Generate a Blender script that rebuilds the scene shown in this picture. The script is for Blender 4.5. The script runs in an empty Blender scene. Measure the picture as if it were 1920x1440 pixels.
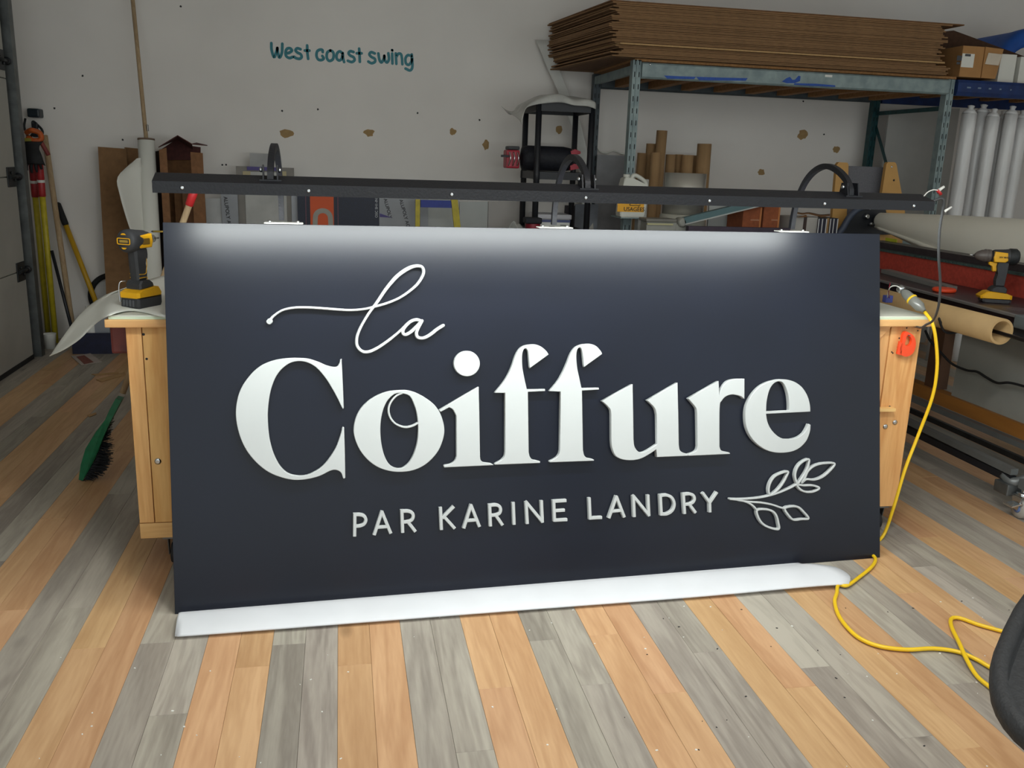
import bpy, bmesh, math, random
import numpy as np
from mathutils import Vector, Matrix
random.seed(7)
SC = bpy.context.scene
COL = SC.collection
# ---------------------------------------------------------------- camera (fitted to the photograph)
FPX, CAMH = 1669.3, 1.3653
YAW, PITCH, ROLL = 0.1939, 0.2447, 0.0341
_cy, _sy, _cp, _sp, _cr, _sr = math.cos(YAW), math.sin(YAW), math.cos(PITCH), math.sin(PITCH), math.cos(ROLL), math.sin(ROLL)
FWD = Vector((_sy*_cp, _cy*_cp, -_sp)); _r = Vector((_cy, -_sy, 0)); _u = _r.cross(FWD)
RGT = _r*_cr + _u*_sr; UPV = -_r*_sr + _u*_cr
CAMP = Vector((0, 0, CAMH))
cd = bpy.data.cameras.new('camera'); cam = bpy.data.objects.new('camera', cd); COL.objects.link(cam)
cd.sensor_width = 36; cd.lens = FPX/1920*36; cd.clip_start = .05; cd.clip_end = 100
m = Matrix((RGT, UPV, -FWD)).transposed().to_4x4(); m.translation = CAMP
cam.matrix_world = m
SC.camera = cam
# ---------------------------------------------------------------- world, lights, exposure
SC.view_settings.view_transform = 'Standard'; SC.view_settings.look = 'None'
SC.view_settings.gamma = 1; SC.view_settings.use_curve_mapping = False
SC.view_settings.exposure = 0.28
w = bpy.data.worlds.new('world'); SC.world = w; w.use_nodes = True
w.node_tree.nodes['Background'].inputs[0].default_value = (0.80, 0.86, 0.86, 1)
w.node_tree.nodes['Background'].inputs[1].default_value = 1.08
LED_STRENGTH = 50.0
LAMP = Vector((.86, 1.05, 2.45))   # hanging ceiling lamp over the near floor, just above the picture
_l = bpy.data.lights.new('ceiling_lamp_light', 'AREA'); _l.shape = 'RECTANGLE'; _l.size, _l.size_y = .5, .2; _l.energy = 28; _l.color = (1, .97, .92)
_o = bpy.data.objects.new('ceiling_lamp_light', _l); COL.objects.link(_o); _o.location = LAMP
# ---------------------------------------------------------------- pixel helpers (photo pixel -> world point on a real plane)
def ray(px, py): return RGT*((px-960)/FPX) + UPV*((720-py)/FPX) + FWD
def atY(px, py, y): d = ray(px, py); return CAMP + d*(y/d.y)
def atX(px, py, x): d = ray(px, py); return CAMP + d*(x/d.x)
def atZ(px, py, z=0.0): d = ray(px, py); return CAMP + d*((z-CAMH)/d.z)
def topx(p):
    q = Vector(p)-CAMP; z = q.dot(FWD)
    return (960+FPX*q.dot(RGT)/z, 720-FPX*q.dot(UPV)/z, z)
# ---------------------------------------------------------------- materials
def lin(c):
    r = [((v/255)/12.92 if v/255 <= .04045 else ((v/255+.055)/1.055)**2.4) for v in c]
    return (r[0], r[1], r[2], 1)
_M = {}
def mat(name, c, rough=.6, metal=0, var=.12, scale=9, bump=0.0, c2=None, stretch=(1, 1, 1), coat=0, trans=0, alpha=1, emit=0, spec=.5, detail=5, contrast=(.3, .7), randobj=0.0):
    if name in _M: return _M[name]
    M = bpy.data.materials.new(name); M.use_nodes = True; nt = M.node_tree; N = nt.nodes; L = nt.links
    b = N['Principled BSDF']; b.inputs['Roughness'].default_value = rough; b.inputs['Metallic'].default_value = metal
    b.inputs['Specular IOR Level'].default_value = spec
    b.inputs['Coat Weight'].default_value = coat; b.inputs['Transmission Weight'].default_value = trans; b.inputs['Alpha'].default_value = alpha
    C1 = lin(c); C2 = lin(c2) if c2 else tuple(v*(1-var*1.6) for v in C1[:3])+(1,)
    tc = N.new('ShaderNodeTexCoord'); mp = N.new('ShaderNodeMapping'); mp.inputs['Scale'].default_value = stretch
    L.new(tc.outputs['Object'], mp.inputs[0])
    nz = N.new('ShaderNodeTexNoise'); nz.inputs['Scale'].default_value = scale; nz.inputs['Detail'].default_value = detail
    L.new(mp.outputs[0], nz.inputs[0])
    rp = N.new('ShaderNodeMapRange'); rp.inputs[1].default_value, rp.inputs[2].default_value = contrast
    L.new(nz.outputs[0], rp.inputs[0])
    mx = N.new('ShaderNodeMix'); mx.data_type = 'RGBA'; mx.inputs[6].default_value = C1; mx.inputs[7].default_value = C2
    L.new(rp.outputs[0], mx.inputs[0])
    out = mx.outputs[2]
    if randobj:
        oi = N.new('ShaderNodeObjectInfo'); hs = N.new('ShaderNodeHueSaturation')
        r2 = N.new('ShaderNodeMapRange'); r2.inputs[3].default_value = 1-randobj; r2.inputs[4].default_value = 1+randobj
        L.new(oi.outputs['Random'], r2.inputs[0]); L.new(r2.outputs[0], hs.inputs['Value']); L.new(out, hs.inputs['Color']); out = hs.outputs[0]
    L.new(out, b.inputs['Base Color'])
    if emit:
        b.inputs['Emission Color'].default_value = C1; b.inputs['Emission Strength'].default_value = emit
    if bump:
        bp = N.new('ShaderNodeBump'); bp.inputs['Strength'].default_value = bump; bp.inputs['Distance'].default_value = .01
        L.new(nz.outputs[0], bp.inputs['Height']); L.new(bp.outputs[0], b.inputs['Normal'])
    _M[name] = M; return M
def woodmat(name, c, c2, axis='z', scale=1.0, rough=.5, hue=.0, val=.1, ring=True, coat=0, knots=True, phase=True):
    """Long-grain wood: stretched noise for the fibres, distorted bands for the figure, a few knots."""
    M = bpy.data.materials.new(name); M.use_nodes = True; nt = M.node_tree; N = nt.nodes; L = nt.links
    b = N['Principled BSDF']; b.inputs['Roughness'].default_value = rough; b.inputs['Coat Weight'].default_value = coat; b.inputs['Specular IOR Level'].default_value = .3
    tc = N.new('ShaderNodeTexCoord'); oi = N.new('ShaderNodeObjectInfo')
    off = N.new('ShaderNodeVectorMath'); off.operation = 'SCALE'; off.inputs[0].default_value = (37, 91, 53); L.new(oi.outputs['Random'], off.inputs['Scale'])
    ad = N.new('ShaderNodeVectorMath'); ad.operation = 'ADD'; L.new(tc.outputs['Object'], ad.inputs[0])
    if phase: L.new(off.outputs[0], ad.inputs[1])
    st = {'x': (.09, 1, 1), 'y': (1, .09, 1), 'z': (1, 1, .09)}[axis]
    mp = N.new('ShaderNodeMapping'); mp.inputs['Scale'].default_value = tuple(s*scale for s in st); L.new(ad.outputs[0], mp.inputs[0])
    n1 = N.new('ShaderNodeTexNoise'); n1.inputs['Scale'].default_value = 14; n1.inputs['Detail'].default_value = 3; n1.inputs['Distortion'].default_value = .6; L.new(mp.outputs[0], n1.inputs[0])
    # contour rings of the noise give the cathedral figure
    mu = N.new('ShaderNodeMath'); mu.operation = 'MULTIPLY'; mu.inputs[1].default_value = 26 if ring else 0; L.new(n1.outputs[0], mu.inputs[0])
    sn = N.new('ShaderNodeMath'); sn.operation = 'SINE'; L.new(mu.outputs[0], sn.inputs[0])
    n2 = N.new('ShaderNodeTexNoise'); n2.inputs['Scale'].default_value = 120; n2.inputs['Detail'].default_value = 2; L.new(mp.outputs[0], n2.inputs[0])
    n3 = N.new('ShaderNodeTexNoise'); n3.inputs['Scale'].default_value = 5; n3.inputs['Detail'].default_value = 2; L.new(mp.outputs[0], n3.inputs[0])
    a1 = N.new('ShaderNodeMath'); a1.operation = 'MULTIPLY_ADD'; L.new(sn.outputs[0], a1.inputs[0]); a1.inputs[1].default_value = .13; L.new(n3.outputs[0], a1.inputs[2])
    a2 = N.new('ShaderNodeMath'); a2.operation = 'MULTIPLY_ADD'; L.new(n2.outputs[0], a2.inputs[0]); a2.inputs[1].default_value = .45; L.new(a1.outputs[0], a2.inputs[2])
    rp = N.new('ShaderNodeMapRange'); rp.inputs[1].default_value = .45; rp.inputs[2].default_value = 1.05; L.new(a2.outputs[0], rp.inputs[0])
    mx = N.new('ShaderNodeMix'); mx.data_type = 'RGBA'; mx.inputs[6].default_value = lin(c); mx.inputs[7].default_value = lin(c2); L.new(rp.outputs[0], mx.inputs[0])
    out = mx.outputs[2]
    if knots:
        mk = N.new('ShaderNodeMapping'); mk.inputs['Scale'].default_value = {'x': (.45, 1, 1), 'y': (1, .45, 1), 'z': (1, 1, .45)}[axis]; L.new(ad.outputs[0], mk.inputs[0])
        vo = N.new('ShaderNodeTexVoronoi'); vo.inputs['Scale'].default_value = 3.4; L.new(mk.outputs[0], vo.inputs[0])
        r3 = N.new('ShaderNodeMapRange'); r3.inputs[1].default_value = .03; r3.inputs[2].default_value = .085; r3.inputs[3].default_value = .55; r3.inputs[4].default_value = 0; L.new(vo.outputs['Distance'], r3.inputs[0])
        m2 = N.new('ShaderNodeMix'); m2.data_type = 'RGBA'; L.new(r3.outputs[0], m2.inputs[0]); L.new(out, m2.inputs[6]); m2.inputs[7].default_value = tuple(v*.45 for v in lin(c2)[:3])+(1,); out = m2.outputs[2]
    hs = N.new('ShaderNodeHueSaturation')
    rv = N.new('ShaderNodeMapRange'); rv.inputs[3].default_value = 1-val; rv.inputs[4].default_value = 1+val; L.new(oi.outputs['Random'], rv.inputs[0]); L.new(rv.outputs[0], hs.inputs['Value'])
    if hue:
        ml = N.new('ShaderNodeMath'); ml.operation = 'MULTIPLY'; ml.inputs[1].default_value = 7.31; L.new(oi.outputs['Random'], ml.inputs[0])
        fr = N.new('ShaderNodeMath'); fr.operation = 'FRACT'; L.new(ml.outputs[0], fr.inputs[0])
        rh = N.new('ShaderNodeMapRange'); rh.inputs[3].default_value = .5-hue; rh.inputs[4].default_value = .5+hue*.6; L.new(fr.outputs[0], rh.inputs[0]); L.new(rh.outputs[0], hs.inputs['Hue'])
    L.new(out, hs.inputs['Color']); L.new(hs.outputs[0], b.inputs['Base Color'])
    bp = N.new('ShaderNodeBump'); bp.inputs['Strength'].default_value = .12; bp.inputs['Distance'].default_value = .004; L.new(a2.outputs[0], bp.inputs['Height']); L.new(bp.outputs[0], b.inputs['Normal'])
    _M[name] = M; return M
# ---------------------------------------------------------------- mesh helpers: every function adds world-space geometry to a bmesh
def B(): return bmesh.new()
def box(bm, lo, hi, T=None, bev=0.0):
    x0, y0, z0 = lo; x1, y1, z1 = hi
    vs = [bm.verts.new(Vector(c)) for c in ((x0,y0,z0),(x1,y0,z0),(x1,y1,z0),(x0,y1,z0),(x0,y0,z1),(x1,y0,z1),(x1,y1,z1),(x0,y1,z1))]
    fs = [bm.faces.new([vs[i] for i in f]) for f in ((0,3,2,1),(4,5,6,7),(0,1,5,4),(1,2,6,5),(2,3,7,6),(3,0,4,7))]
    if bev:
        es = list({e for f in fs for e in f.edges})
        r = bmesh.ops.bevel(bm, geom=es, offset=bev, segments=2, profile=.6, affect='EDGES')
        vs = list({v for f in r['faces'] for v in f.verts} | {v for v in vs if v.is_valid})
    if T is not None:
        for v in vs: v.co = T @ v.co
    return bm
def frame(axis):
    a = Vector(axis).normalized(); h = Vector((0, 0, 1)) if abs(a.z) < .9 else Vector((1, 0, 0))
    s = a.cross(h).normalized(); return s, s.cross(a).normalized()
def cyl(bm, p0, p1, r0, r1=None, n=16, cap=True):
    p0, p1 = Vector(p0), Vector(p1); r1 = r0 if r1 is None else r1; s, t = frame(p1-p0)
    A = [bm.verts.new(p0+(s*math.cos(2*math.pi*i/n)+t*math.sin(2*math.pi*i/n))*r0) for i in range(n)]
    Bv = [bm.verts.new(p1+(s*math.cos(2*math.pi*i/n)+t*math.sin(2*math.pi*i/n))*r1) for i in range(n)]
    for i in range(n):
        f = bm.faces.new((A[i], A[(i+1) % n], Bv[(i+1) % n], Bv[i])); f.smooth = True
    if cap: bm.faces.new(A[::-1]); bm.faces.new(Bv)
    return bm
def lathe(bm, p0, axis, prof, n=24, sx=1, sy=1):
    """prof: (radius, distance along axis) pairs"""
    p0 = Vector(p0); a = Vector(axis).normalized(); s, t = frame(a); rings = []
    for r, d in prof:
        rings.append([bm.verts.new(p0+a*d+(s*math.cos(2*math.pi*i/n)*sx+t*math.sin(2*math.pi*i/n)*sy)*max(r, 1e-5)) for i in range(n)])
    for A, C in zip(rings, rings[1:]):
        for i in range(n):
            f = bm.faces.new((A[i], A[(i+1) % n], C[(i+1) % n], C[i])); f.smooth = True
    bm.faces.new(rings[0][::-1]); bm.faces.new(rings[-1]); return bm
def pipe(bm, p0, p1, ro, ri, n=24):
    p0, p1 = Vector(p0), Vector(p1); s, t = frame(p1-p0); R = []
    for p, r in ((p0, ro), (p1, ro), (p1, ri), (p0, ri)):
        R.append([bm.verts.new(p+(s*math.cos(2*math.pi*i/n)+t*math.sin(2*math.pi*i/n))*r) for i in range(n)])
    for k in range(4):
        A, C = R[k], R[(k+1) % 4]
        for i in range(n):
            f = bm.faces.new((A[i], A[(i+1) % n], C[(i+1) % n], C[i])); f.smooth = k in (0, 2)
    return bm
def cr(pts, k=6, closed=False):
    """Catmull-Rom through pts (any dimension)"""
    P = [np.array(p, float) for p in pts]; n = len(P); out = []
    if n < 3 and not closed: return [tuple(p) for p in P]
    rng = range(n) if closed else range(n-1)
    for i in rng:
        p1, p2 = P[i], P[(i+1) % n]
        p0 = P[i-1] if (closed or i > 0) else 2*p1-p2
        p3 = P[(i+2) % n] if (closed or i+2 < n) else 2*p2-p1
        for j in range(k):
            t = j/k; out.append(tuple(.5*((2*p1)+(-p0+p2)*t+(2*p0-5*p1+4*p2-p3)*t*t+(-p0+3*p1-3*p2+p3)*t**3)))
    if not closed: out.append(tuple(P[-1]))
    return out
def tube(bm, pts, r, n=10, k=6, smooth=True):
    P = [Vector(p) for p in (cr(pts, k) if smooth else pts)]; rings = []; s, t = frame(P[1]-P[0])
    for i, p in enumerate(P):
        d = (P[min(i+1, len(P)-1)]-P[max(i-1, 0)]).normalized()
        s = (s-d*s.dot(d)).normalized(); t = d.cross(s)
        rr = r(i/(len(P)-1)) if callable(r) else r
        rings.append([bm.verts.new(p+(s*math.cos(2*math.pi*j/n)+t*math.sin(2*math.pi*j/n))*rr) for j in range(n)])
    for A, C in zip(rings, rings[1:]):
        for j in range(n):
            f = bm.faces.new((A[j], A[(j+1) % n], C[(j+1) % n], C[j])); f.smooth = True
    bm.faces.new(rings[0][::-1]); bm.faces.new(rings[-1]); return bm
def prism(bm, pts, off):
    """polygon pts (3D, planar) extruded by vector off"""
    off = Vector(off); A = [bm.verts.new(Vector(p)) for p in pts]; C = [bm.verts.new(Vector(p)+off) for p in pts]; n = len(pts)
    bm.faces.new(A); bm.faces.new(C[::-1])
    for i in range(n): bm.faces.new((A[(i+1) % n], A[i], C[i], C[(i+1) % n]))
    return bm
def sheet(bm, rows, th=0.0, k=4):
    """smooth surface through a grid of points, given thickness th"""
    R = [cr(r, k) for r in rows]; Cc = [cr([R[i][j] for i in range(len(R))], k) for j in range(len(R[0]))]
    nu, nv = len(Cc), len(Cc[0]); G = [[Vector(Cc[i][j]) for j in range(nv)] for i in range(nu)]
    def nrm(i, j):
        a = G[min(i+1, nu-1)][j]-G[max(i-1, 0)][j]; b = G[i][min(j+1, nv-1)]-G[i][max(j-1, 0)]; return a.cross(b).normalized()
    T = [[bm.verts.new(G[i][j]) for j in range(nv)] for i in range(nu)]
    def faces(V, flip):
        for i in range(nu-1):
            for j in range(nv-1):
                q = (V[i][j], V[i+1][j], V[i+1][j+1], V[i][j+1]); f = bm.faces.new(q[::-1] if flip else q); f.smooth = True
    faces(T, False)
    if th:
        U = [[bm.verts.new(G[i][j]-nrm(i, j)*th) for j in range(nv)] for i in range(nu)]; faces(U, True)
        loop = [(i, 0) for i in range(nu)]+[(nu-1, j) for j in range(1, nv)]+[(i, nv-1) for i in range(nu-2, -1, -1)]+[(0, j) for j in range(nv-2, 0, -1)]
        for a, b in zip(loop, loop[1:]+loop[:1]):
            bm.faces.new((T[a[0]][a[1]], T[b[0]][b[1]], U[b[0]][b[1]], U[a[0]][a[1]]))
    return bm
# ---------------------------------------------------------------- object helpers
_W = {}
def thing(name, loc, label, cat, group=None):
    o = bpy.data.objects.new(name, None); COL.objects.link(o); o.empty_display_size = .05
    o.location = loc; _W[o.name] = Vector(loc); o['label'] = label; o['category'] = cat
    if group: o['group'] = group
    return o
def tag(o, label, cat, group=None, kind=None):
    if label: o['label'] = label
    if cat: o['category'] = cat
    if group: o['group'] = group
    if kind: o['kind'] = kind
    return o
def obj(name, bm, m, parent=None, label=None, kind=None, recalc=True):
    if recalc: bmesh.ops.recalc_face_normals(bm, faces=bm.faces)
    me = bpy.data.meshes.new(name)
    xs = [v.co for v in bm.verts]
    lo = Vector((min(v.x for v in xs), min(v.y for v in xs), min(v.z for v in xs))); hi = Vector((max(v.x for v in xs), max(v.y for v in xs), 0))
    base = Vector(((lo.x+hi.x)/2, (lo.y+hi.y)/2, lo.z))
    for v in bm.verts: v.co -= base
    bm.to_mesh(me); bm.free()
    for mm in (m if isinstance(m, (list, tuple)) else [m]): me.materials.append(mm)
    o = bpy.data.objects.new(name, me); COL.objects.link(o)
    if parent is not None: o.parent = parent; o.location = base-_W[parent.name]
    else: o.location = base
    _W[o.name] = base
    if label: o['label'] = label
    if kind: o['kind'] = kind
    return o
def struct(name, bm, m, label, parent=None):
    return obj(name, bm, m, parent, label, 'structure')
def bx(name, lo, hi, m, parent=None, label=None, bev=0.0, T=None):
    return obj(name, box(B(), lo, hi, T, bev), m, parent, label)
def dup(root, delta, label=None, group=None):
    """copy of a thing with its parts and sub-parts"""
    c = root.copy(); COL.objects.link(c); c.location = root.location+Vector(delta); _W[c.name] = _W[root.name]+Vector(delta)
    if label: c['label'] = label
    if group: c['group'] = group
    for ch in list(root.children):
        d = ch.copy(); COL.objects.link(d); d.parent = c; _W[d.name] = _W[ch.name]+Vector(delta)
        for g in list(ch.children):
            e = g.copy(); COL.objects.link(e); e.parent = d; _W[e.name] = _W[g.name]+Vector(delta)
    return c
def text(s, size, o, ux, uy, m, parent, name='lettering', th=.0006, align='CENTER'):
    """flat printed lettering: text s centred at o, running along ux, upright along uy"""
    cu = bpy.data.curves.new('t', 'FONT'); cu.body = s; cu.size = size; cu.align_x = align; cu.align_y = 'CENTER'; cu.extrude = th; cu.resolution_u = 3; cu.offset = size*.012
    ob = bpy.data.objects.new('t', cu); COL.objects.link(ob)
    me = bpy.data.meshes.new_from_object(ob.evaluated_get(bpy.context.evaluated_depsgraph_get()))
    bpy.data.objects.remove(ob); bm = B(); bm.from_mesh(me); bpy.data.meshes.remove(me)
    ux = Vector(ux).normalized(); uy = Vector(uy).normalized(); n = ux.cross(uy)
    for v in bm.verts: v.co = Vector(o)+ux*v.co.x+uy*v.co.y+n*v.co.z
    return obj(name, bm, m, parent, recalc=False)
def board(name, x0, yt, x1, Y, m, label=None, cat=None, th=.02, zb=0.0, yt1=None, parent=None, group=None):
    """upright board facing the room whose top edge runs from photo pixel (x0,yt) to (x1,yt1) in the plane y=Y, standing on z=zb"""
    a = atY(x0, yt, Y); b = atY(x1, yt if yt1 is None else yt1, Y); bm = B()
    prism(bm, [(a.x, Y, zb), (b.x, Y, zb), (b.x, Y, b.z), (a.x, Y, a.z)], (0, th, 0))
    o = obj(name, bm, m, parent)
    if cat: tag(o, label, cat, group)
    elif label: o['label'] = label
    return o
# ---------------------------------------------------------------- palette
WALL = mat('wall_paint', (236, 232, 227), .85, var=.06, scale=1.3, bump=.02)
BARE = mat('bare_board_brown', (172, 142, 98), .9, var=.15, scale=30)
DOORP = mat('door_panel_white', (176, 174, 166), .6, var=.12, scale=2.5)
TRIMW = mat('white_trim', (205, 205, 200), .6, var=.05)
STEEL = mat('galvanised_steel', (120, 124, 124), .45, .8, var=.25, scale=14)
STEELD = mat('dark_steel', (58, 60, 62), .45, .7, var=.25, scale=14)
CHROME = mat('bright_metal', (205, 208, 210), .22, 1, var=.05)
BLACKM = mat('black_powder_coat', (12, 15, 24), .55, .0, var=.25, scale=160, bump=.15)
BLACKP = mat('black_plastic', (22, 25, 32), .5, var=.2, scale=60)
RUBBER = mat('black_rubber', (26, 26, 28), .75, var=.2, scale=40)
TEAL = mat('teal_vinyl', (8, 122, 136), .45, var=.08)
RACKP = mat('worn_grey_green_paint', (142, 158, 158), .55, .0, var=.2, scale=18, c2=(116, 132, 134))
RACKG = mat('dark_green_paint', (22, 76, 80), .5, .1, var=.3, scale=30)
RACKB = mat('blue_rack_paint', (20, 52, 110), .5, .1, var=.25, scale=16)
BLUEP = mat('bright_blue_paint', (22, 78, 170), .55, var=.2, scale=60)
SLOT = mat('slot_shadow', (16, 20, 22), .8, var=.1)
CARD = mat('corrugated_cardboard', (140, 106, 72), .92, var=.14, scale=22, bump=.03, randobj=.10)
CARDL = mat('pale_cardboard', (182, 146, 100), .9, var=.12, scale=60)
CARDD = mat('brown_kraft_board', (120, 84, 52), .92, var=.2, scale=26)
TUBEC = mat('kraft_tube', (170, 136, 96), .8, var=.14, scale=30, stretch=(1, 1, .2), randobj=.12)
PAPER = mat('white_paper', (226, 226, 218), .75, var=.04, scale=4)
PINE = woodmat('pine', (232, 184, 120), (204, 146, 84), 'z', 1.0, .55, hue=.01, val=.05)
PINEX = woodmat('pine_lengthwise', (234, 192, 128), (208, 156, 96), 'x', 1.0, .5, hue=.01, val=.05, knots=False)
WOODT = woodmat('tan_pole_wood', (188, 164, 130), (160, 134, 102), 'z', 2.5, .6, val=.06, knots=False)
OAKP = woodmat('oak_floor', (204, 166, 124), (178, 138, 98), 'y', 1.0, .40, hue=.008, val=.05)
GREYP = woodmat('weathered_floor', (172, 165, 152), (134, 126, 116), 'y', 1.0, .40, hue=.012, val=.08)
YELP = mat('yellow_plastic', (236, 176, 20), .4, var=.08)
YELM = mat('yellow_paint', (196, 178, 40), .5, var=.15, scale=30)
GREENP = mat('green_plastic', (16, 112, 72), .5, var=.2, scale=40)
REDP = mat('red_plastic', (206, 44, 48), .45, var=.12)
REDD = mat('deep_red', (150, 26, 46), .5, var=.2, scale=40)
ORANGE = mat('orange_plastic', (245, 78, 34), .45, var=.06)
CHAR = mat('charcoal_plastic', (54, 55, 58), .55, var=.12, scale=60)
WHITEP = mat('white_plastic', (222, 222, 216), .4, var=.04)
POLYB = mat('grey_film', (150, 154, 160), .4, var=.1, scale=6)
FILMW = mat('crumpled_white_film', (238, 238, 238), .28, var=.16, scale=7, bump=.5, stretch=(1, 1, .25))
PURPLE = mat('purple_print', (72, 60, 130), .5, var=.1)
INK = mat('black_ink', (22, 22, 26), .6, var=.05)
BLUEINK = mat('blue_print', (24, 50, 150), .5, var=.15, scale=40)
NAVY = mat('navy_print', (24, 34, 60), .5, var=.3, scale=140)
REDB = mat('red_board', (186, 68, 52), .7, var=.2, scale=60)
DARKB = mat('dark_brown_board', (62, 44, 40), .6, var=.25, scale=50)
YCORD = mat('yellow_cord', (238, 196, 30), .4, var=.06)
# ================================================================ THE SETTING
WY = 6.9          # back wall plane
XL, XR = -2.25, 6.2
FLX0, FLX1, FLY0 = -2.0, 6.2, 0.35
floor = struct('floor', box(B(), (XL, FLY0-.1, -.12), (XR, WY+.1, -.012)), mat('screed_dark', (60, 56, 50), .9), 'striped floor of paired tan and grey wood-look planks')
PW = 0.0920; PL = 1.52; X0 = -0.7594
def plank_mesh(mt, name):
    bm = B(); box(bm, (-PW/2+.0003, 0, -.0118), (PW/2-.0003, PL-.0005, 0))
    top = [f for f in bm.faces if f.normal.z > .5 or all(abs(v.co.z) < 1e-6 for v in f.verts)]
    bmesh.ops.bevel(bm, geom=list({e for f in top for e in f.edges}), offset=.0006, segments=1, affect='EDGES')
    bmesh.ops.recalc_face_normals(bm, faces=bm.faces)
    me = bpy.data.meshes.new(name); bm.to_mesh(me); bm.free(); me.materials.append(mt); return me
PMESH = {0: plank_mesh(OAKP, 'plank'), 1: plank_mesh(GREYP, 'plank')}
cand = []
c0 = int(math.floor((FLX0-X0)/PW)); c1 = int(math.ceil((FLX1-X0)/PW))
rp = random.Random(3)
for c in range(c0, c1):
    x = X0+(c+.5)*PW; kind = (c//2) % 2; off = rp.uniform(0, PL); y = FLY0-off
    while y < WY:
        ya, yb = max(y, FLY0), min(y+PL, WY-.002)
        if yb-ya > .02:
            pts = []; vis = 0
            for t in (0, .25, .5, .75, 1):
                q = topx((x, ya+(yb-ya)*t, 0))
                if q[2] > 0 and -20 < q[0] < 1940 and -20 < q[1] < 1450: vis += 1
                pts.append(q)
            a = abs(pts[0][1]-pts[-1][1])*PW*FPX/max(pts[2][2], .3) if vis else 0
            cand.append((a, x, ya, yb, kind, c))
        y += PL
cand.sort(key=lambda t: -t[0])
rest = {0: B(), 1: B()}
for i, (a, x, ya, yb, kind, c) in enumerate(cand):
    if i < 290 and a > 0:
        o = bpy.data.objects.new('plank', PMESH[kind]); COL.objects.link(o); o.parent = floor
        o.location = Vector((x, ya, rp.uniform(-.0003, .0003)))-_W[floor.name]; o.scale.y = (yb-ya)/PL
    else:
        box(rest[kind], (x-PW/2+.0006, ya, -.0118), (x+PW/2-.0006, yb-.001, 0))
for kd in (0, 1):
    obj('plank', rest[kd], (OAKP, GREYP)[kd], floor, kind='stuff')
wb = struct('wall_back', box(B(), (XL-.1, WY, -.1), (XR+.1, WY+.12, 3.4)), WALL, 'grey-lit white back wall with torn brown paper patches')
struct('wall_left', box(B(), (XL-.12, FLY0-.1, -.1), (XL, WY, 3.4)), WALL, 'plain wall strip beyond the overhead door')
struct('wall_right', box(B(), (XR, FLY0-.1, -.1), (XR+.12, WY, 3.4)), WALL, 'plain right wall of the workshop')
struct('ceiling', box(B(), (XL-.12, FLY0-.1, 3.3), (XR+.12, WY+.12, 3.42)), WALL, 'plain white ceiling')
# torn patches, screw holes and vinyl lettering on the back wall
def chip(px, py, w_, h_, seed, name='bare_patch', m_=BARE, y=WY):
    r = random.Random(seed); c = atY(px, py, y); s = (y/math.cos(.2))/FPX; pts = []
    for i in range(14):
        a = 2*math.pi*i/14; k = r.uniform(.72, 1.15)
        pts.append((c.x+math.cos(a)*w_/2*s*k, y-.0012, c.z+math.sin(a)*h_/2*s*k))
    return obj(name, prism(B(), pts, (0, .0010, 0)), m_, wb)
for i, (px, py, w_, h_) in enumerate(((537, 250, 24, 15), (692, 249, 20, 13), (849, 247, 12, 13), (911, 271, 13, 18), (1049, 243, 13, 18), (1505, 253, 22, 18), (1568, 280, 15, 14), (1427, 323, 16, 14))):
    chip(px, py, w_, h_, i)
for i, (px, py) in enumerate(((230, 262), (417, 309), (424, 309), (529, 208), (596, 205), (783, 212), (899, 225), (339, 12), (155, 142), (102, 203), (1545, 252), (1506, 190))):
    chip(px, py, 3.4, 3.4, 50+i, 'screw_hole', INK)
# ---- overhead door on the left with its track, hinges and rollers
DX = -2.0
dr = tag(struct('door_1', box(B(), (DX-.045, FLY0, 0), (DX-.02, 6.2, 2.7)), DOORP, 'off-white sectional overhead door on the left'), None, None)
dz = [0.004, .585, 1.17, 1.755, 2.34, 2.7]
for a, b in zip(dz, dz[1:]):
    bm = B(); box(bm, (DX-.03, FLY0, a+.003), (DX, 6.22, b-.003), bev=.004)
    obj('door_section', bm, DOORP, dr)
obj('bottom_seal', box(B(), (DX-.03, FLY0, 0), (DX+.004, 6.22, .03)), RUBBER, dr)
bm = B(); box(bm, (DX-.02, 6.27, 0), (DX+.035, 6.28, 2.75)); box(bm, (DX-.05, 6.235, 0), (DX-.04, 6.36, 2.75)); box(bm, (DX+.025, 6.281, 0), (DX+.035, 6.34, 2.75))
obj('track', bm, STEEL, dr)
bm = B(); box(bm, (DX-.24, 6.29, 0), (DX-.06, 6.44, 3.3)); struct('trim_1', bm, mat('grey_jamb', (96, 100, 96), .7, var=.25, scale=20), 'grey steel door jamb in the left corner')
for z in (.585, 1.17, 1.86, 2.28):
    bm = B(); box(bm, (DX, 6.06, z-.06), (DX+.008, 6.2, z+.06), bev=.003); cyl(bm, (DX+.01, 6.08, z), (DX+.01, 6.26, z), .012)
    cyl(bm, (DX+.008, 6.12, z+.025), (DX+.016, 6.12, z+.025), .009); cyl(bm, (DX+.008, 6.17, z-.02), (DX+.016, 6.17, z-.02), .009)
    h = obj('hinge', bm, STEELD, dr)
    obj('roller', lathe(B(), (DX+.005, 6.235, z), (0, 1, 0), [(.01, 0), (.024, .003), (.024, .016), (.01, .02)]), BLACKP, h)
t = thing('ceiling_lamp', (LAMP.x, LAMP.y, LAMP.z), 'white hanging tube lamp above the sign and the near floor', 'lamp')
bx('lamp_housing', (LAMP.x-.3, LAMP.y-.12, LAMP.z+.02), (LAMP.x+.3, LAMP.y+.12, LAMP.z+.07), WHITEP, t)
for dx in (-.25, .25): obj('hanger', cyl(B(), (LAMP.x+dx, LAMP.y, LAMP.z+.07), (LAMP.x+dx, LAMP.y, 3.3), .004, n=8), STEEL, t)
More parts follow.
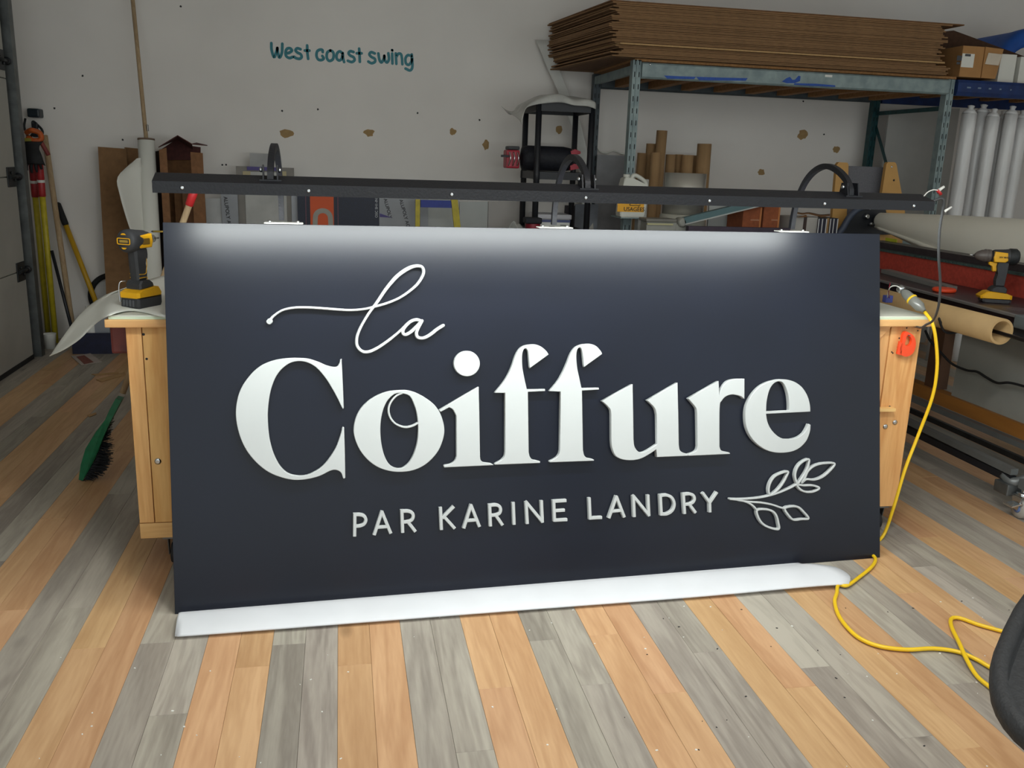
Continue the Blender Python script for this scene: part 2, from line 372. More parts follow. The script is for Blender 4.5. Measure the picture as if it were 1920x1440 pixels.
# ================================================================ THE SIGN
SX, SYy, SYAW, LEAN, SH, SL = -.5083, 2.5873, .0485, .2114, 1.1817, 2.44
SU = Vector((math.cos(SYAW), math.sin(SYAW), 0)); _n = Vector((-math.sin(SYAW), math.cos(SYAW), 0))
SV = Vector((0, 0, 1))*math.cos(LEAN)+_n*math.sin(LEAN); SN = SU.cross(SV)   # SN points at the viewer
SO = Vector((SX, SYy, 0))
def S(u, v, n=0): return SO+SU*u+SV*v+SN*n
def onsign(px, py, n=0.022):
    d = ray(px, py); o = SO+SN*n; t = (o-CAMP).dot(SN)/d.dot(SN); p = CAMP+d*t-SO
    return (p.dot(SU), p.dot(SV))
MS = Matrix((SU, SV, SN)).transposed().to_4x4(); MS.translation = SO
sign = thing('shop_sign', S(SL/2, 0), 'large black leaning shop sign with raised white la Coiffure lettering and twig', 'sign')
FACE = mat('black_sign_face', (9, 15, 30), .29, var=.15, scale=3, spec=.37)
LETW = mat('white_acrylic', (180, 184, 184), .38, var=.02)
SIDE = mat('letter_side', (150, 158, 162), .45, var=.04)
EDGE = mat('aluminium_edge', (60, 66, 74), .35, .6, var=.1)
obj('face_panel', box(B(), (0, 0.001, -.004), (SL, SH, 0), MS, bev=.001), FACE, sign)
bm = B()
for lo, hi in (((.001, .002, -.045), (SL-.001, .02, -.004)), ((.001, SH-.02, -.045), (SL-.001, SH-.001, -.004)), ((.001, .02, -.045), (.02, SH-.02, -.004)), ((SL-.02, .02, -.045), (SL-.001, SH-.02, -.004)), ((SL/2-.02, .02, -.045), (SL/2+.02, SH-.02, -.004))):
    box(bm, lo, hi, MS)
obj('back_frame', bm, EDGE, sign)
def outline(pts):
    """closed outline; points with a third value are corners, the others are joined smoothly"""
    n = len(pts); cs = [i for i, p in enumerate(pts) if len(p) > 2]; P = [p[:2] for p in pts]
    if not cs: return cr(P, 6, True)
    out = []
    for a, b in zip(cs, cs[1:]+[cs[0]+n]):
        seg = [P[i % n] for i in range(a, b+1)]; out += cr(seg, 6)[:-1]
    return out
def solid(name, loops, th, M4, m, parent, bevel=.0012, z0=0.0):
    """2-D outlines (first outer, others holes) extruded to thickness th above z0 of frame M4"""
    cu = bpy.data.curves.new('c', 'CURVE'); cu.dimensions = '2D'; cu.fill_mode = 'BOTH'; cu.extrude = th/2-bevel; cu.bevel_depth = bevel; cu.bevel_resolution = 1; cu.offset = -bevel
    for lp in loops:
        sp = cu.splines.new('POLY'); sp.points.add(len(lp)-1); sp.use_cyclic_u = True
        for q, p in zip(sp.points, lp): q.co = (p[0], p[1], 0, 1)
    ob = bpy.data.objects.new('c', cu); COL.objects.link(ob)
    me = bpy.data.meshes.new_from_object(ob.evaluated_get(bpy.context.evaluated_depsgraph_get())); bpy.data.objects.remove(ob)
    bm = B(); bm.from_mesh(me); bpy.data.meshes.remove(me)
    for v in bm.verts: v.co = M4 @ Vector((v.co.x, v.co.y, v.co.z+th/2+z0))
    return obj(name, bm, m, parent, recalc=False)
def ribbon(bm, pts, wd, th, M4, z0=0.0, k=6, closed=False, caps=True, smooth=True):
    """stroke of width wd (number or list per point) following pts in the plane of M4, raised by th"""
    W = wd if isinstance(wd, (list, tuple)) else [wd]*len(pts)
    Q = [tuple(p)+(ww,) for p, ww in zip(pts, W)]
    Q = cr(Q, k, closed) if smooth else Q
    n = len(Q); L_, R_ = [], []
    for i in range(n):
        a = Q[(i-1) % n] if (closed or i) else Q[i]; b = Q[(i+1) % n] if (closed or i < n-1) else Q[i]
        dx, dy = b[0]-a[0], b[1]-a[1]; l = math.hypot(dx, dy) or 1; nx, ny = -dy/l, dx/l; h = Q[i][2]/2
        if not smooth and 0 < i < n-1:
            c = Q[i]; l1 = math.hypot(c[0]-a[0], c[1]-a[1]); l2 = math.hypot(b[0]-c[0], b[1]-c[1])
            ax, ay = (c[0]-a[0])/l1, (c[1]-a[1])/l1; bx_, by_ = (b[0]-c[0])/l2, (b[1]-c[1])/l2
            tx, ty = ax+bx_, ay+by_; tl = math.hypot(tx, ty) or 1; nx, ny = -ty/tl, tx/tl; h = h/max(.35, nx*-ay+ny*ax)
        L_.append((Q[i][0]+nx*h, Q[i][1]+ny*h)); R_.append((Q[i][0]-nx*h, Q[i][1]-ny*h))
    def V(p, z): return bm.verts.new(M4 @ Vector((p[0], p[1], z)))
    e = min(.0018, th*.3)
    rows = []
    for l, r in zip(L_, R_):
        cx, cy = (l[0]+r[0])/2, (l[1]+r[1])/2; hw = math.hypot(l[0]-cx, l[1]-cy) or 1e-6; f = max(0, 1-e*.8/hw)
        li = (cx+(l[0]-cx)*f, cy+(l[1]-cy)*f); ri = (cx+(r[0]-cx)*f, cy+(r[1]-cy)*f)
        rows.append((V(l, z0), V(l, z0+th-e), V(li, z0+th), V(ri, z0+th), V(r, z0+th-e), V(r, z0)))
    m_ = n if closed else n-1
    for i in range(m_):
        A, C = rows[i], rows[(i+1) % n]
        for j in range(5): bm.faces.new((A[j], A[j+1], C[j+1], C[j]))
    if not closed:
        for R, s in ((rows[0], 1), (rows[-1], -1)):
            bm.faces.new(R if s > 0 else R[::-1])
    if caps and not closed:
        for i in (0, -1):
            x, y, ww = Q[i]; hw = ww/2
            A = [V((x+math.cos(t*math.pi/7)*hw, y+math.sin(t*math.pi/7)*hw), z0) for t in range(14)]
            C = [V((x+math.cos(t*math.pi/7)*hw, y+math.sin(t*math.pi/7)*hw), z0+th-e) for t in range(14)]
            D = [V((x+math.cos(t*math.pi/7)*(hw-e*.8), y+math.sin(t*math.pi/7)*(hw-e*.8)), z0+th+.00003) for t in range(14)]
            for j in range(14):
                bm.faces.new((A[j], A[(j+1) % 14], C[(j+1) % 14], C[j])); bm.faces.new((C[j], C[(j+1) % 14], D[(j+1) % 14], D[j]))
            bm.faces.new(D)
    return bm
TH = .022
def conv(pts, ox, oy, sc, n=TH):
    out = []
    for p in pts:
        q = onsign(ox+p[0]/sc, oy+p[1]/sc, n); out.append(q+tuple(p[2:]))
    return out
def PXS(px=640, py=760):   # metres on the sign per photo pixel, near the given pixel
    a = onsign(px, py); b = onsign(px+1, py); return math.hypot(a[0]-b[0], a[1]-b[1])
# big serif word
A1 = (420, 460, 3.13); A2 = (900, 600, 2.909)
K = 1
C_ = [(690,665,K),(697,800),(703,955,K),(695,957),(670,905),(640,850),(600,785),(550,725),(500,692),(445,680),(390,690),(340,725),(300,780),(272,860),(258,960),(258,1050),(268,1140),(290,1220),(325,1290),(370,1335),(425,1352),(480,1350),(530,1330),(580,1295),(625,1240),(660,1180),(685,1110),(695,1070),(705,1068,K),(709,1200),(712,1366,K),(700,1368),(690,1340),(675,1325),(650,1318),(620,1325),(570,1350),(520,1366),(460,1376),(400,1376),(330,1360),(260,1330),(190,1275),(130,1200),(90,1110),(70,1010),(75,920),(100,840),(150,765),(210,710),(280,678),(350,664),(420,660),(490,664),(550,682),(600,703),(640,713),(665,710),(678,690),(683,670)]
O_ = [(1028,850),(1080,851),(1130,866),(1190,900),(1240,942),(1275,1000),(1293,1075),(1285,1140),(1255,1210),(1205,1268),(1150,1305),(1090,1325),(1020,1330),(960,1322),(900,1300),(845,1260),(800,1205),(772,1145),(761,1085),(772,1020),(800,962),(845,915),(900,880),(960,858)]
OH = [(1050,870),(1090,885),(1115,930),(1133,990),(1140,1060),(1137,1140),(1120,1210),(1090,1270),(1050,1305),(1010,1308),(970,1285),(940,1230),(922,1150),(918,1060),(930,980),(955,918),(990,880),(1020,868)]
ORING = [(1055,864),(1010,885),(975,930),(967,975),(982,1020),(1015,1052),(1062,1068),(1105,1061),(1146,1040)]
I_ = [(1495,830,K),(1499,1000),(1503,1240,K),(1507,1260),(1520,1272),(1545,1277),(1568,1280),(1584,1290,K),(1293,1304,K),(1293,1291),(1330,1283),(1355,1265),(1366,1240,K),(1364,1000,K),(1345,965),(1322,951,K),(1272,978,K),(1262,965,K)]
F1 = [(82,790,K),(84,783),(115,765),(133,745),(138,720,K),(137,398,K),(80,397,K),(120,350),(150,305),(175,250),(190,205),(210,165),(240,140),(290,132),(330,143),(360,167),(375,188,K),(272,263,K),(266,200),(262,170),(250,155),(237,165),(230,200),(232,260),(243,320),(256,378,K),(355,376,K),(356,388,K),(262,392,K),(266,720,K),(272,745),(285,760),(310,766),(328,771,K),(328,780,K)]
F2 = [(381,777,K),(383,769),(410,755),(430,735),(437,710,K),(440,391,K),(379,388,K),(420,340),(450,290),(475,235),(495,185),(520,150),(555,133),(600,130),(635,143),(660,170),(667,185,K),(568,257,K),(562,195),(555,160),(545,150),(532,160),(526,195),(530,255),(542,315),(554,371,K),(648,369,K),(650,380,K),(557,385,K),(562,710,K),(570,740),(585,752),(610,757),(622,762,K),(622,768,K)]
U_ = [(833,350,K),(836,500),(838,650,K),(842,685),(855,710),(875,722),(900,718),(935,698),(968,676,K),(965,520,K),(958,490),(945,470),(912,438,K),(1078,342,K),(1082,500),(1085,680,K),(1090,708),(1105,722),(1135,731,K),(1136,741,K),(965,748,K),(962,706,K),(930,728),(880,755),(830,765),(775,760),(740,740),(722,700),(717,660,K),(716,515,K),(712,490),(695,468),(666,442,K)]
R_ = [(1302,333,K),(1306,418,K),(1320,372),(1350,335),(1390,322),(1443,320,K),(1443,431,K),(1420,415),(1380,407),(1345,415),(1320,440),(1308,480),(1307,690,K),(1315,710),(1335,717),(1360,723),(1365,731,K),(1137,741,K),(1136,732,K),(1165,722),(1182,710),(1188,690,K),(1185,510,K),(1180,482),(1162,458),(1136,428,K)]
E_ = [(1803,500,K),(1800,460),(1785,410),(1755,365),(1710,335),(1650,323),(1590,332),(1530,360),(1480,415),(1452,480),(1450,560),(1468,620),(1505,670),(1560,708),(1620,724),(1690,720),(1740,700),(1780,660),(1800,610),(1804,572,K),(1795,567,K),(1785,590),(1765,620),(1730,642),(1680,650),(1635,640),(1595,605),(1570,560),(1561,512,K)]
EH = [(1561,498,K),(1565,440),(1580,380),(1605,345),(1635,335),(1660,350),(1680,400),(1687,450),(1688,493,K)]
def word(fr, loops, name='letter'):
    return solid(name, [outline(conv(l, *fr)) for l in loops], TH-.001, MS, LETW, sign, .0014, .001)
word(A1, [C_])
lo_ = word(A1, [O_, OH])
bm = B(); ribbon(bm, conv(ORING, *A1), 11.5/3.13*PXS(760, 780), TH-.0015, MS, .001); obj('letter_loop', bm, LETW, lo_)
li_ = word(A1, [I_])
solid('letter_dot', [outline(conv([(1426+76*math.cos(t*math.pi/10), 694+75*math.sin(t*math.pi/10)) for t in range(20)], *A1))], TH-.001, MS, LETW, li_, .0014, .001)
for l in ([F1], [F2], [U_], [R_], [E_, EH]): word(A2, l)
# script word "la"
wl = [20,14,13,14,15,15,15,14,14,15,15,15,16,17,17,17,20,24,24,21,18,16,16,17,18,19,19,18,17,15,13]
LA = [(265,447),(290,415),(340,382),(400,367),(470,364),(560,368),(650,375),(740,380),(820,374),(890,358),(960,338),(1030,308),(1090,268),(1140,222),(1172,165),(1165,128),(1130,120),(1080,136),(1020,178),(960,245),(900,332),(850,400),(803,480),(781,540),(783,590),(812,622),(852,624),(900,603),(960,563),(1020,515),(1058,478)]
s_ = PXS(690, 580)/3.13
bm = B(); ribbon(bm, conv(LA, *A1), [v*s_*.95 for v in wl], TH-.001, MS, .001)
ribbon(bm, conv([(265,448),(267,446),(269,444)], *A1), 32*s_, TH-.0008, MS, .001, caps=True); obj('letter', bm, LETW, sign)
bm = B()
ribbon(bm, conv([(1160,445),(1130,436),(1095,448),(1062,480),(1050,510),(1065,524),(1095,510),(1130,478),(1160,445)], *A1), 19*s_, TH-.0012, MS, .001)
ribbon(bm, conv([(1163,443),(1142,482),(1130,515),(1140,540),(1175,543),(1215,522),(1250,494),(1288,470)], *A1), 19*s_, TH-.001, MS, .001)
obj('letter', bm, LETW, sign)
# sans line and twig: strokes
T3 = (640, 840, 4.8); T4 = (1040, 840, 3.4286)
def strokes(fr, name, wpx, paths, parent=sign, caps=False):
    bm = B(); wd = wpx*PXS(1000, 960)
    for i, (sm, pts) in enumerate(paths):
        ribbon(bm, conv(pts, fr[0], fr[1], fr[2], .016), wd, .016-.0001*i, MS, .0005, smooth=sm, caps=caps)
    return obj(name, bm, LETW, parent)
Ls = [
 (T3, [(0,[(122,588),(120,797)]),(1,[(122,603),(165,602),(203,614),(221,647),(205,685),(165,703),(122,706)])]),
 (T3, [(0,[(368,568),(296,785)]),(0,[(364,572),(446,770)]),(0,[(320,716),(415,709)])]),
 (T3, [(0,[(545,556),(553,764)]),(1,[(545,572),(595,570),(633,582),(648,612),(633,650),(590,666),(550,668)]),(0,[(598,664),(668,754)])]),
 (T3, [(0,[(893,535),(902,738)]),(0,[(1015,527),(908,634)]),(0,[(925,618),(1022,726)])]),
 (T3, [(0,[(1171,510),(1103,724)]),(0,[(1167,514),(1245,710)]),(0,[(1125,656),(1215,649)])]),
 (T3, [(0,[(1336,505),(1344,706)]),(1,[(1338,519),(1390,514),(1423,526),(1435,556),(1423,590),(1385,605),(1342,608)]),(0,[(1388,602),(1453,696)])]),
 (T3, [(0,[(1549,490),(1557,691)])]),
 (T3, [(0,[(1676,684),(1665,483)]),(0,[(1662,484),(1814,668)]),(0,[(1812,672),(1803,474)])]),
 (T4, [(0,[(-5,334),(1,473)]),(0,[(-6,344),(76,339)]),(0,[(-3,405),(66,401)]),(0,[(0,466),(82,462)])]),
 (T4, [(0,[(224,320),(230,460)]),(0,[(226,452),(305,448)])]),
 (T4, [(0,[(401,308),(350,452)]),(0,[(398,312),(450,446)]),(0,[(366,408),(434,402)])]),
 (T4, [(0,[(514,444),(508,306)]),(0,[(506,307),(611,436)]),(0,[(608,438),(602,302)])]),
 (T4, [(0,[(681,298),(688,434)]),(1,[(682,307),(722,304),(756,322),(771,362),(758,402),(725,424),(688,427)])]),
 (T4, [(0,[(829,290),(838,424)]),(1,[(830,299),(868,296),(893,306),(901,328),(890,350),(865,361),(835,364)]),(0,[(866,360),(908,417)])]),
 (T4, [(0,[(953,288),(1000,352)]),(0,[(1046,284),(999,352)]),(0,[(999,346),(1001,414)])]),
]
for fr, ps in Ls: strokes(fr, 'letter', 5.7, ps)
tw = strokes(T4, 'twig_stem', 3.5, [(1,[(1130,328),(1200,329),(1300,322),(1380,307),(1450,285),(1520,255),(1560,232)]),(1,[(1130,329),(1195,337),(1245,352),(1280,375),(1303,402)]),(1,[(1180,336),(1250,346),(1330,352),(1400,365),(1450,382),(1482,390)])], caps=True)
for pts in ([(1385,300),(1378,268),(1388,225),(1415,185),(1455,163),(1502,152),(1490,188),(1470,225),(1440,265),(1400,298)],
            [(1562,232),(1548,180),(1560,130),(1590,93),(1636,73),(1632,118),(1615,158),(1592,195),(1566,230)],
            [(1592,224),(1612,190),(1632,148),(1672,115),(1730,99),(1802,101),(1768,150),(1722,187),(1672,204),(1620,202)],
            [(1562,238),(1605,241),(1660,241),(1704,258),(1668,280),(1620,283),(1583,268)],
            [(1482,390),(1528,376),(1570,382),(1602,410),(1635,453),(1590,458),(1538,462),(1505,432)],
            [(1303,402),(1350,394),(1398,405),(1426,432),(1440,480),(1443,521),(1395,516),(1345,492),(1314,452)]):
    bm = B(); ribbon(bm, conv(pts, T4[0], T4[1], T4[2], .016), 3.5*PXS(1500, 930), .0158, MS, .0005, closed=True); obj('twig_leaf', bm, LETW, tw)
# ---- lamp bar above the sign, on three arched arms clamped to the sign's top
SD = SN.copy(); SD.z = 0; SD.normalize()                 # horizontal, away from the sign's face towards the viewer
def Tp(u, d, z): q = S(u, SH); return Vector((q.x, q.y, 0))+SD*d+Vector((0, 0, z))
lampbar = thing('sign_lamp', Tp(SL/2, .1, SH), 'black linear lamp bar on three arched arms above the shop sign', 'lamp')
def uof(px, py, z, d):
    p = atZ(px, py, z) if False else None
    # solve for u on the line Tp(u,d,z)
    a = Tp(0, d, z); best = min(range(-400, 3000), key=lambda i: abs(topx(a+SU*(i/1000))[0]-px)); return best/1000
UB0, UB1 = uof(285, 350, 1.275, .43), uof(1752, 380, 1.27, .43)
BZ = 1.268
prof = [(.43, BZ-.008), (.43, BZ+.021), (.36, BZ+.040), (.345, BZ+.040), (.345, BZ+.032), (.374, BZ+.026), (.418, BZ-.003), (.418, BZ-.008)]
obj('lamp_housing', prism(B(), [Tp(UB0, d, z) for d, z in prof], SU*(UB1-UB0)), BLACKM, lampbar)
bm = B(); prism(bm, [Tp(UB0+.008, .415, BZ-.0035), Tp(UB0+.008, .374, BZ+.0245), Tp(UB0+.008, .3748, BZ+.0255), Tp(UB0+.008, .4158, BZ-.0025)], SU*(UB1-UB0-.016))
obj('light_strip', bm, mat('lamp_glow', (249, 255, 252), .5, emit=LED_STRENGTH, var=0), lampbar)
for px, py in ((342, 353), (579, 360), (847, 368), (1098, 375), (1330, 379), (1546, 382), (1713, 385)):
    u = uof(px, py, BZ, .43); c = Tp(u, .43, BZ+.006)
    obj('screw_head', lathe(B(), c, SD, [(.005, 0), (.005, .0015), (.003, .003)], 12), CHROME, lampbar)
for pb, pf in ((528, 508), (1038, 1100), (1484, 1592)):
    ub, uf = uof(pb, 425, 1.165, -.005), uof(pf, 360, BZ, .385)
    def A_(d, z, sx=0.0): return Tp(ub+(uf-ub)*max(0, d)/.385+sx, d, z)
    arc = [(.385, BZ+.03), (.378, BZ+.052), (.34, BZ+.082), (.27, BZ+.108), (.195, BZ+.116), (.12, BZ+.098), (.06, BZ+.060), (.015, BZ+.0), (0, BZ-.05), (-.005, 1.168)]
    P = cr(arc, 5); bm = B(); hw = .008; t_ = .0085; rows = []
    for i, (d, z) in enumerate(P):
        a = P[max(i-1, 0)]; b = P[min(i+1, len(P)-1)]; dx, dz_ = b[0]-a[0], b[1]-a[1]; l = math.hypot(dx, dz_); nx, nz = -dz_/l*t_, dx/l*t_
        rows.append([bm.verts.new(A_(d+nx*sn, z+nz*sn, sx)) for sx, sn in ((-hw, 1), (hw, 1), (hw, -1), (-hw, -1))])
    for A, C in zip(rows, rows[1:]):
        for j in range(4):
            f = bm.faces.new((A[j], A[(j+1) % 4], C[(j+1) % 4], C[j]))
    bm.faces.new(rows[0]); bm.faces.new(rows[-1][::-1])
    arm = obj('arm', bm, BLACKM, lampbar)
    bm = B()
    for s in (-1, 1):
        prism(bm, [Tp(uf+s*.016, .405, BZ+.02), Tp(uf+s*.016, .355, BZ+.035), Tp(uf+s*.016, .362, BZ+.068), Tp(uf+s*.016, .392, BZ+.068)], SU*(.004*s))
    box(bm, (-.028, -.012, 0), (.028, .012, .004), Matrix.Translation(Tp(uf, .395, BZ+.027)) @ Matrix(((SU.x, SD.x, 0), (SU.y, SD.y, 0), (0, 0, 1))).to_4x4())
    br = obj('bracket', bm, BLACKM, arm)
    for s in (-1, 1): obj('bolt', lathe(B(), Tp(uf+s*.020, .378, BZ+.055), SU*s, [(.0065, 0), (.0065, .005), (.004, .008)], 10), CHROME, arm)
    MP = Matrix((SU, -SD, Vector((0, 0, 1)))).transposed().to_4x4(); MP.translation = Tp(ub+.006, 0, 1.1565)
    bm = B(); box(bm, (-.058, -.006, 0), (.058, .034, .0035), MP, bev=.001); pl = obj('mounting_plate', bm, WHITEP, lampbar, 'white mounting plate on top of the sign')
    for s in (-1, 1): obj('bolt', lathe(B(), MP @ Vector((s*.042, .012, .003)), (0, 0, 1), [(.006, 0), (.006, .005), (.003, .007)], 10), CHROME, pl)
# ================================================================ FOREGROUND
# ---- white underlay sheet folded along the bottom of the sign
FILM = mat('translucent_foam_sheet', (232, 234, 238), .5, var=.03, alpha=.74)
bl, br_ = S(-.0, 0), S(SL, 0)
def fl(px, py, z=0): return atZ(px, py, z)
rows = []
for t, ends in ((0, 0), (.03, 0), (.25, 0), (.5, 0), (.75, 0), (.92, 0), (1, 1)):
    bk = S(.015+2.14*t, 0); f_ = atZ(328, 1200, 0).lerp(atZ(1590, 1103, 0), t); r_ = random.Random(int(t*100)); j = r_.uniform(-.004, .004)
    bk2 = bk.lerp(f_, -.6); q = []
    for s, z in ((-.6, .004), (0, .006), (.22, .022), (.5, .026), (.8, .022), (1.0, .012)):
        p = bk.lerp(f_, s); p.z = z+(.006 if t > .8 and s > .3 else 0); p.y += j*s; q.append(p)
    if t == 1:
        for i, p in enumerate(q): p.x += (-.06, -.05, -.03, .02, .03, 0)[i]
    rows.append(q)
o = obj('underlay_sheet', sheet(B(), rows, .003, 4), FILM); tag(o, 'long white foam sheet lying on the floor under the sign', 'sheet')
# ---- yellow extension cord
def cordz(pts, r, z=None): return tube(B(), pts, r, 10, 7)
bc = thing('extension_cord', (2.0, 2.75, 0), 'yellow extension cord looping from the workbench end across the floor', 'cord')
hang = [atY(1734, 585, 2.90), atY(1748, 606, 2.86), atY(1755, 640, 2.85), atY(1757, 690, 2.85), atY(1748, 745, 2.86), atY(1722, 815, 2.88), atY(1697, 880, 2.87), atY(1676, 950, 2.86), atZ(1655, 1006, .012)]
under = [Vector((1.925, 2.785, .009)), Vector((1.90, 2.75, .007)), atZ(1641, 1046, .009), atZ(1635, 1062, .009), atZ(1610, 1083, .009), atZ(1588, 1098, .012), Vector((1.64, 2.50, .012)), atZ(1569, 1112, .009)]
floorp = [atZ(*p, .009) for p in ((1565, 1128), (1572, 1153), (1590, 1178), (1614, 1198), (1650, 1212), (1700, 1218), (1750, 1216), (1795, 1222), (1830, 1236), (1862, 1254), (1900, 1268), (1930, 1262), (1938, 1225), (1915, 1195), (1866, 1180), (1834, 1171), (1800, 1159), (1784, 1160), (1784, 1175), (1797, 1207), (1812, 1240), (1832, 1268), (1860, 1292), (1900, 1330), (1960, 1370))]
floorp[17:25] = [p+Vector((0, 0, .006 if i in (2, 3) else 0)) for i, p in enumerate(floorp[17:25])]
obj('cable', tube(B(), hang+under+floorp, .0062, 10, 5), YCORD, bc)
cn = atY(1733, 583, 2.90); c0_ = atY(1692, 545, 3.0); ax = (cn-c0_).normalized(); L_ = (cn-c0_).length
CLEARG = mat('smoky_clear_plastic', (150, 152, 146), .2, trans=.35, var=.15)
k = obj('plug', lathe(B(), c0_, ax, [(.008, 0), (.014, .012), (.017, .02), (.019, L_*.42), (.019, L_*.8), (.012, L_*.9), (.0075, L_)], 20), CLEARG, bc)
obj('collar', lathe(B(), c0_+ax*L_*.40, ax, [(.0195, 0), (.0215, .003), (.0215, .006), (.0195, .009)], 20), YCORD, k)
obj('prong_housing', lathe(B(), c0_-ax*.02, ax, [(.012, 0), (.015, .004), (.015, .018), (.010, .022)], 16), CHROME, k)
# lead of the sign lamp: from the housing end, down past the bench corner, back up to the plug
LW = mat('grey_cable', (70, 72, 74), .5, var=.1)
e0 = Tp(UB1, .39, BZ+.01)
lead = thing('lamp_lead', (e0.x, e0.y, .8), 'thin dark lamp lead hanging from the right end of the lamp bar', 'cable')
obj('cable', tube(B(), [e0, atY(1766, 372, 2.55), atY(1768, 392, 2.56), atY(1762, 430, 2.58), atY(1760, 480, 2.60), atY(1763, 530, 2.64), atY(1760, 572, 2.68), atY(1750, 600, 2.75), atY(1736, 609, 2.80), atY(1728, 614, 2.83), atY(1716, 612, 2.92), atY(1700, 606, 2.99)], .0042, 8, 5), LW, lead)
obj('wire_joint', cyl(B(), atY(1760, 357, 2.54), atY(1770, 350, 2.54), .005, .004), WHITEP, lead)
obj('wire_joint', cyl(B(), atY(1772, 396, 2.55), atY(1784, 388, 2.55), .004, .003), WHITEP, lead)
obj('red_sleeve', cyl(B(), atY(1758, 357, 2.54), atY(1764, 364, 2.545), .005), REDP, lead)
obj('loose_wire', tube(B(), [atY(1732, 368, 2.54), atY(1740, 360, 2.54), atY(1750, 356, 2.54), atY(1759, 357, 2.54)], .0018, 6), PAPER, lead)
# ---- workbench behind the sign
BT = .862; BX0, BX1, BY0, BY1 = -.722, 2.152, 2.905, 3.72
bench = thing('workbench', (.7, 3.3, 0), 'pine workbench on casters behind the leaning sign', 'workbench')
obj('worktop', box(B(), (BX0+.01, BY0+.004, BT-.012), (BX1-.012, BY1, BT), bev=.002), mat('white_laminate', (214, 214, 200), .4, var=.05), bench, 'pale laminate worktop skin')
obj('worktop_board', box(B(), (BX0, BY0-.004, BT-.038), (BX1, BY1, BT-.012), bev=.004), PINEX, bench)
bx('worktop_edge', (BX0+.012, BY0, BT-.0125), (BX1-.014, BY0+.02, BT-.004), mat('pale_edge', (206, 220, 196), .5, var=.05), bench, bev=.0015)
z0 = .105
lf = [('leg', -.668, -.622, z0+.03), ('leg', -.6205, -.43, z0+.03)]
bx('leg', (-.668, BY0+.025, z0+.055), (-.6215, BY0+.065, BT-.038), PINE, bench, bev=.002)
bx('leg', (-.619, BY0+.025, z0+.055), (-.44, BY0+.065, BT-.038), PINE, bench, bev=.002)
bx('foot_board', (-.668, BY0+.023, z0), (-.44, BY0+.067, z0+.053), PINEX, bench, bev=.002)
bx('apron', (-.43, BY0+.04, BT-.15), (1.86, BY0+.065, BT-.038), PINEX, bench)
bx('leg', (2.0, BY0+.025, z0), (2.125, BY0+.062, BT-.038), PINE, bench, bev=.002)
bx('leg', (1.86, BY0+.03, z0), (1.998, BY0+.065, BT-.038), PINE, bench, bev=.002)
bm = B(); prism(bm, [(1.86, BY0+.022, BT-.038), (2.0, BY0+.022, BT-.038), (1.93, BY0+.022, BT-.115), (1.86, BY0+.022, BT-.15)], (0, .004, 0)); obj('gusset', bm, PINEX, bench)
for x in (-.668, 2.08): bx('leg', (x, BY1-.1, z0), (x+.045, BY1-.03, BT-.038), PINE, bench, bev=.002)
for x in (-.668, 2.09): bx('side_rail', (x, BY0+.065, z0), (x+.04, BY1-.1, z0+.09), PINEX, bench)
bx('lower_shelf', (-.62, BY0+.07, z0+.09), (2.08, BY1-.03, z0+.108), PINEX, bench)
bx('shelf_edge', (1.9, BY0-.004, .50), (2.045, BY0+.022, .512), PINEX, bench)
for x in (-.60, 2.03): 
    for y in (BY0+.06, BY1-.08):
        cs = obj('caster', lathe(B(), (x+.02, y+.0, .036), (1, 0, 0), [(.01, 0), (.034, .002), (.036, .008), (.036, .022), (.034, .028), (.01, .03)], 20), RUBBER, bench)
        bm = B(); prism(bm, [(x+.012, y-.02, z0-.004), (x+.012, y+.022, z0-.004), (x+.012, y+.006, .03), (x+.012, y-.006, .03)], (.003, 0, 0)); prism(bm, [(x+.057, y-.02, z0-.004), (x+.057, y+.022, z0-.004), (x+.057, y+.006, .03), (x+.057, y-.006, .03)], (.003, 0, 0)); box(bm, (x, y-.03, z0-.008), (x+.07, y+.03, z0-.002)); obj('caster_fork', bm, STEEL, cs)
def dotf(px, py, y, r, m_, nm='bolt_head', par=bench, d=.003):
    c = atY(px, py, y); return obj(nm, lathe(B(), (c.x, y, c.z), (0, -1, 0), [(r, 0), (r, d*.5), (r*.5, d)], 14), m_, par)
yl = BY0+.025
dotf(296, 865, yl, .011, CHROME); dotf(269, 627, yl, .0045, INK, 'screw_hole', d=.0006); dotf(275, 673, yl, .004, INK, 'screw_hole', d=.0006)
dotf(1678, 792, yl, .010, CHROME); dotf(1660, 800, yl, .010, CHROME); dotf(1668, 763, yl, .005, INK, 'screw_hole', d=.0006)
for px, py in ((1721, 620), (1700, 615), (1672, 660), (1674, 662), (1683, 651), (1686, 634)): dotf(px, py, yl, .003, INK, 'screw_hole', d=.0006)
# red drawer end at the left of the bench
dw = atY(206, 616, 2.99); d2 = atY(229, 663, 2.99)
drw = bx('drawer_end', (dw.x, 2.985, d2.z), (-.6685, 3.04, BT-.04), mat('worn_brown_red', (104, 38, 28), .55, var=.3, scale=16, c2=(76, 24, 22)), bench, 'worn brown-red board with chipped white edge', bev=.008)
